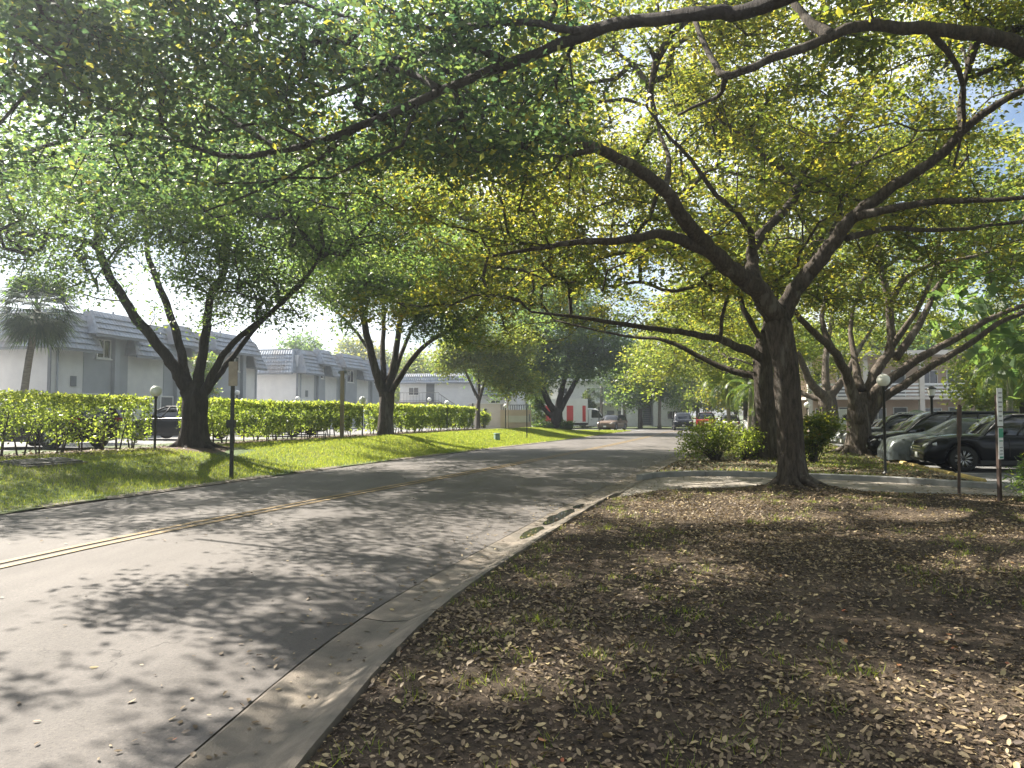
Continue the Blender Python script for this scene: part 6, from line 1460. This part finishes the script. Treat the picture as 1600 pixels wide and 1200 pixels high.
# street lamp head by the white building
o = empty('path_light', at(972, 84, 0.03), 0, 'pale slender post with round dark head before the white building', 'lamp')
MB().lathe([(0.01, 0), (0.12, 0), (0.10, 0.2), (0.09, 2.85), (0.01, 2.86)], sides=10).build('post', M['white_trim'], o, smooth=True); MB().lathe([(0.01, 2.86), (0.2, 2.9), (0.22, 3.05), (0.12, 3.2), (0.01, 3.22)], sides=12).build('head', M['trim'], o, smooth=True)

# left roadside sign on black post
zb = zl(-7.15, 18.6)
o = empty('street_sign', (-7.1, 18.7, zb), R(-6), 'black roadside post on the left lawn with weathered tan sign at its top', 'sign')
MB().box((0, 0, 1.35), (0.075, 0.075, 2.75)).build('post', M['metal_black'], o); MB().box((0.03, -0.05, 2.65), (0.24, 0.025, 0.62)).build('sign_panel', mat('weathered_sign', (0.40, 0.32, 0.24), (0.30, 0.24, 0.19), 0.6, 5), o, bevel=0.008)
MB().box((-0.02, -0.02, 1.38), (0.20, 0.14, 0.20)).build('bracket_box', M['metal_black'], o, bevel=0.015)
# wooden pole
x, y = -7.75, 33.6
o = empty('wooden_pole', (x, y, zl(x, y)), 0, 'pale square wooden pole with small cap lights in front of the hedge', 'pole')
MB().box((0, 0, 1.5), (0.16, 0.16, 3.1)).build('shaft', M['wood_post'], o, bevel=0.01); MB().box((-0.12, 0, 2.98), (0.14, 0.12, 0.12)).build('spotlight', M['trim'], o, bevel=0.02); MB().box((0.13, 0, 3.0), (0.14, 0.12, 0.12)).build('spotlight', M['trim'], o, bevel=0.02)
def post(label, loc, h, rr, m, cap=True, lean=0.0, name='thin_post'):
    o = empty(name, loc, 0, label, 'post'); o.rotation_euler = (0, lean, 0)
    MB().lathe([(0.005, 0), (rr, 0), (rr, h), (0.005, h + 0.005)], sides=10).build('shaft', m, o, smooth=False)
    if cap: MB().box((0, -rr - 0.012, h - 0.16), (0.16, 0.012, 0.22)).build('plate', M['trim'], o, bevel=0.003)
    return o
post('thin black post at the lawn edge before the tan entrance wall', (0.92, 45.6, 0.15), 2.2, 0.035, M['metal_black'])
post('thin dark post at the lawn tip before the lorry', (7.85, 66.5, 0.06), 2.3, 0.045, M['metal_black'])
post('dark post ending the hedge beside the cream wall', (-2.75, 51.6, 0.55), 1.9, 0.05, M['metal_black'], False)
post('pale thin pole beside the globe lamp at the entrance wall', at(793.5, 57, 0.3), 2.5, 0.05, M['wood_post'], False)
o = post('leaning rusty stake post at the near driveway edge', (8.85, 14.65, 0.05), 1.80, 0.028, M['rust_post'], False, R(1.6), 'stake_post'); MB().box((0, 0, 1.47), (0.075, 0.05, 0.62)).build('channel', M['rust_post'], o, bevel=0.006)
# narrow signs on the right
o = empty('narrow_signpost', (8.95, 13.55, 0.07), R(25), 'post with a tall narrow white sign above a green and white one, right edge', 'sign')
MB().box((0.0, 0.02, 0.95), (0.07, 0.05, 2.0)).build('post', M['rust_post'], o)
pn = MB().box((0, -0.025, 1.72), (0.155, 0.015, 0.70)).build('upper_sign', M['plate'], o, bevel=0.004)
for k, w_ in enumerate((0.10, 0.085, 0.11, 0.09, 0.1, 0.07, 0.1)): MB().box((0, -0.0345, 1.98 - k * 0.085), (w_, 0.003, 0.028)).build('lettering', M['kerb'], pn)
pn = MB().box((0, -0.025, 1.055), (0.135, 0.015, 0.58)).build('lower_sign', M['plate'], o, bevel=0.004)
gm = mat('sign_green', (0.03, 0.26, 0.15), None, 0.5, 4)
MB().box((0, -0.0345, 1.245), (0.125, 0.003, 0.17)).build('green_band', gm, pn); MB().box((0, -0.0345, 1.10), (0.10, 0.003, 0.02)).build('lettering', gm, pn)
for k in range(3): MB().box((0, -0.0345, 0.98 - k * 0.06), (0.09 - 0.015 * (k % 2), 0.003, 0.016)).build('lettering', M['kerb'], pn)
MB().box((0, -0.0345, 0.80), (0.10, 0.003, 0.03)).build('green_foot', gm, pn)
# yellow wheel stops
for k, (x, y, lab) in enumerate(((11.15, 18.0, 'yellow concrete wheel stop nearest the driveway'), (11.62, 20.0, 'yellow wheel stop in front of the black luxury car'), (12.1, 22.0, 'yellow wheel stop between the black car and the covered car'), (12.65, 24.2, 'yellow wheel stop in front of the covered car'), (13.3, 27.0, 'yellow wheel stop by the roots of the thick tree'))):
    o = MB(); L2 = 0.85
    prof = [(-0.085, 0), (-0.075, 0.09), (-0.05, 0.13), (0.05, 0.13), (0.075, 0.09), (0.085, 0)]
    o.grid([[(px_, s_, pz) for px_, pz in prof] for s_ in (-L2, -L2 + 0.06, 0, L2 - 0.06, L2)]); o.f.append((0, 1, 2, 3, 4, 5)); o.f.append((29, 28, 27, 26, 25, 24))
    oo = o.build('wheel_stop', M['stop_yellow'], fix=True); oo.location = (x, y, 0.034); oo.rotation_euler = (0, 0, R(-14)); tag(oo, lab, 'wheel stop', 'yellow wheel stops')
# stall lines
for k in range(6):
    x, y = 12.1 + k * 0.78, 20.3 + k * 2.9
    o = MB(); dx, dy = 0.966, -0.259; o.quad((x, y, 0.0445), (x + dx * 4.8, y + dy * 4.8, 0.0445), (x + dx * 4.8 + 0.026, y + dy * 4.8 + 0.097, 0.0445), (x + 0.026, y + 0.097, 0.0445))
    tag(o.build('stall_line', M['white_paint']), kind='structure')
# white cabinet with dark plant mural
o = empty('utility_cabinet', at(1318, 46, 0.1), R(-8), 'white utility cabinet painted with a dark plant, behind the thick tree', 'cabinet')
MB().box((0, 0, 0.95), (1.25, 0.7, 1.9)).build('box', M['white_trim'], o, fix=True, bevel=0.03); MB().box((0, -0.355, 0.55), (1.0, 0.02, 0.8)).build('panel', mat('cabinet_green', (0.34, 0.38, 0.16), None, 0.6, 3), o)
mur = MB()
for k in range(9):
    a = 0.4 + k * 0.33; c, s_ = math.cos(a), math.sin(a); mur.quad((0.05, -0.37, 1.2), (0.05 + c * 0.16 - s_ * 0.05, -0.37, 1.2 + s_ * 0.22 + c * 0.05), (0.05 + c * 0.36, -0.37, 1.2 + s_ * 0.46), (0.05 + c * 0.16 + s_ * 0.05, -0.37, 1.2 + s_ * 0.22 - c * 0.05))
mur.build('plant_motif', M['metal_black'], o)
# utility bits on the lawn
x, y = -10.9, 17.2
o = empty('vault_cover', (x, y, zl(x, y) - 0.07), R(75), 'flat dark concrete vault cover set in the left lawn', 'cover')
nv = Vector((-(zl(x + 0.3, y) - zl(x - 0.3, y)) / 0.6, -(zl(x, y + 0.3) - zl(x, y - 0.3)) / 0.6, 1)); o.rotation_mode = 'QUATERNION'; o.rotation_quaternion = Vector((0, 0, 1)).rotation_difference(nv) @ Matrix.Rotation(R(-15), 3, 'Z').to_quaternion()
MB().box((0, 0, 0.05), (0.8, 1.7, 0.14)).build('frame', mat('vault_frame', (0.11, 0.105, 0.095), None, 0.9, 8), o, fix=True, bevel=0.01)
for k in (-1, 1): MB().box((0, k * 0.4, 0.13), (0.66, 0.74, 0.03)).build('lid', mat('vault_lid', (0.07, 0.065, 0.06), None, 0.9, 8), o, fix=True, bevel=0.008)
x, y = -0.85, 41.5
o = empty('utility_pedestal', (x, y, zl(x, y)), 0.5, 'small pale green utility pedestal on the left lawn near the road', 'utility box')
MB().box((0, 0, 0.16), (0.30, 0.28, 0.36)).build('housing', mat('pedestal_green', (0.30, 0.42, 0.36), None, 0.5, 4), o, fix=True, bevel=0.04); MB().box((0, 0, 0.37), (0.34, 0.32, 0.06)).build('lid', mat('pedestal_lid', (0.34, 0.45, 0.40), None, 0.5, 4), o, fix=True, bevel=0.02)

# ================================================================== HAZE
hm, hnt, hout = newmat('haze_air')
hv_ = hnt.nodes.new('ShaderNodeVolumePrincipled'); hnt.links.new(hv_.outputs[0], hout.inputs['Volume'])
hv_.inputs['Color'].default_value = (0.86, 0.93, 1.0, 1); hv_.inputs['Density'].default_value = 0.0018; hv_.inputs['Anisotropy'].default_value = 0.8  # thin air haze, scattering tuned towards the sun to imitate lens glare
hz = MB().box((0, 60, 8.4), (420, 320, 19.2)).build('haze', hm, fix=True); tag(hz, 'thin pale sunlit haze in the air', 'haze', kind='stuff')
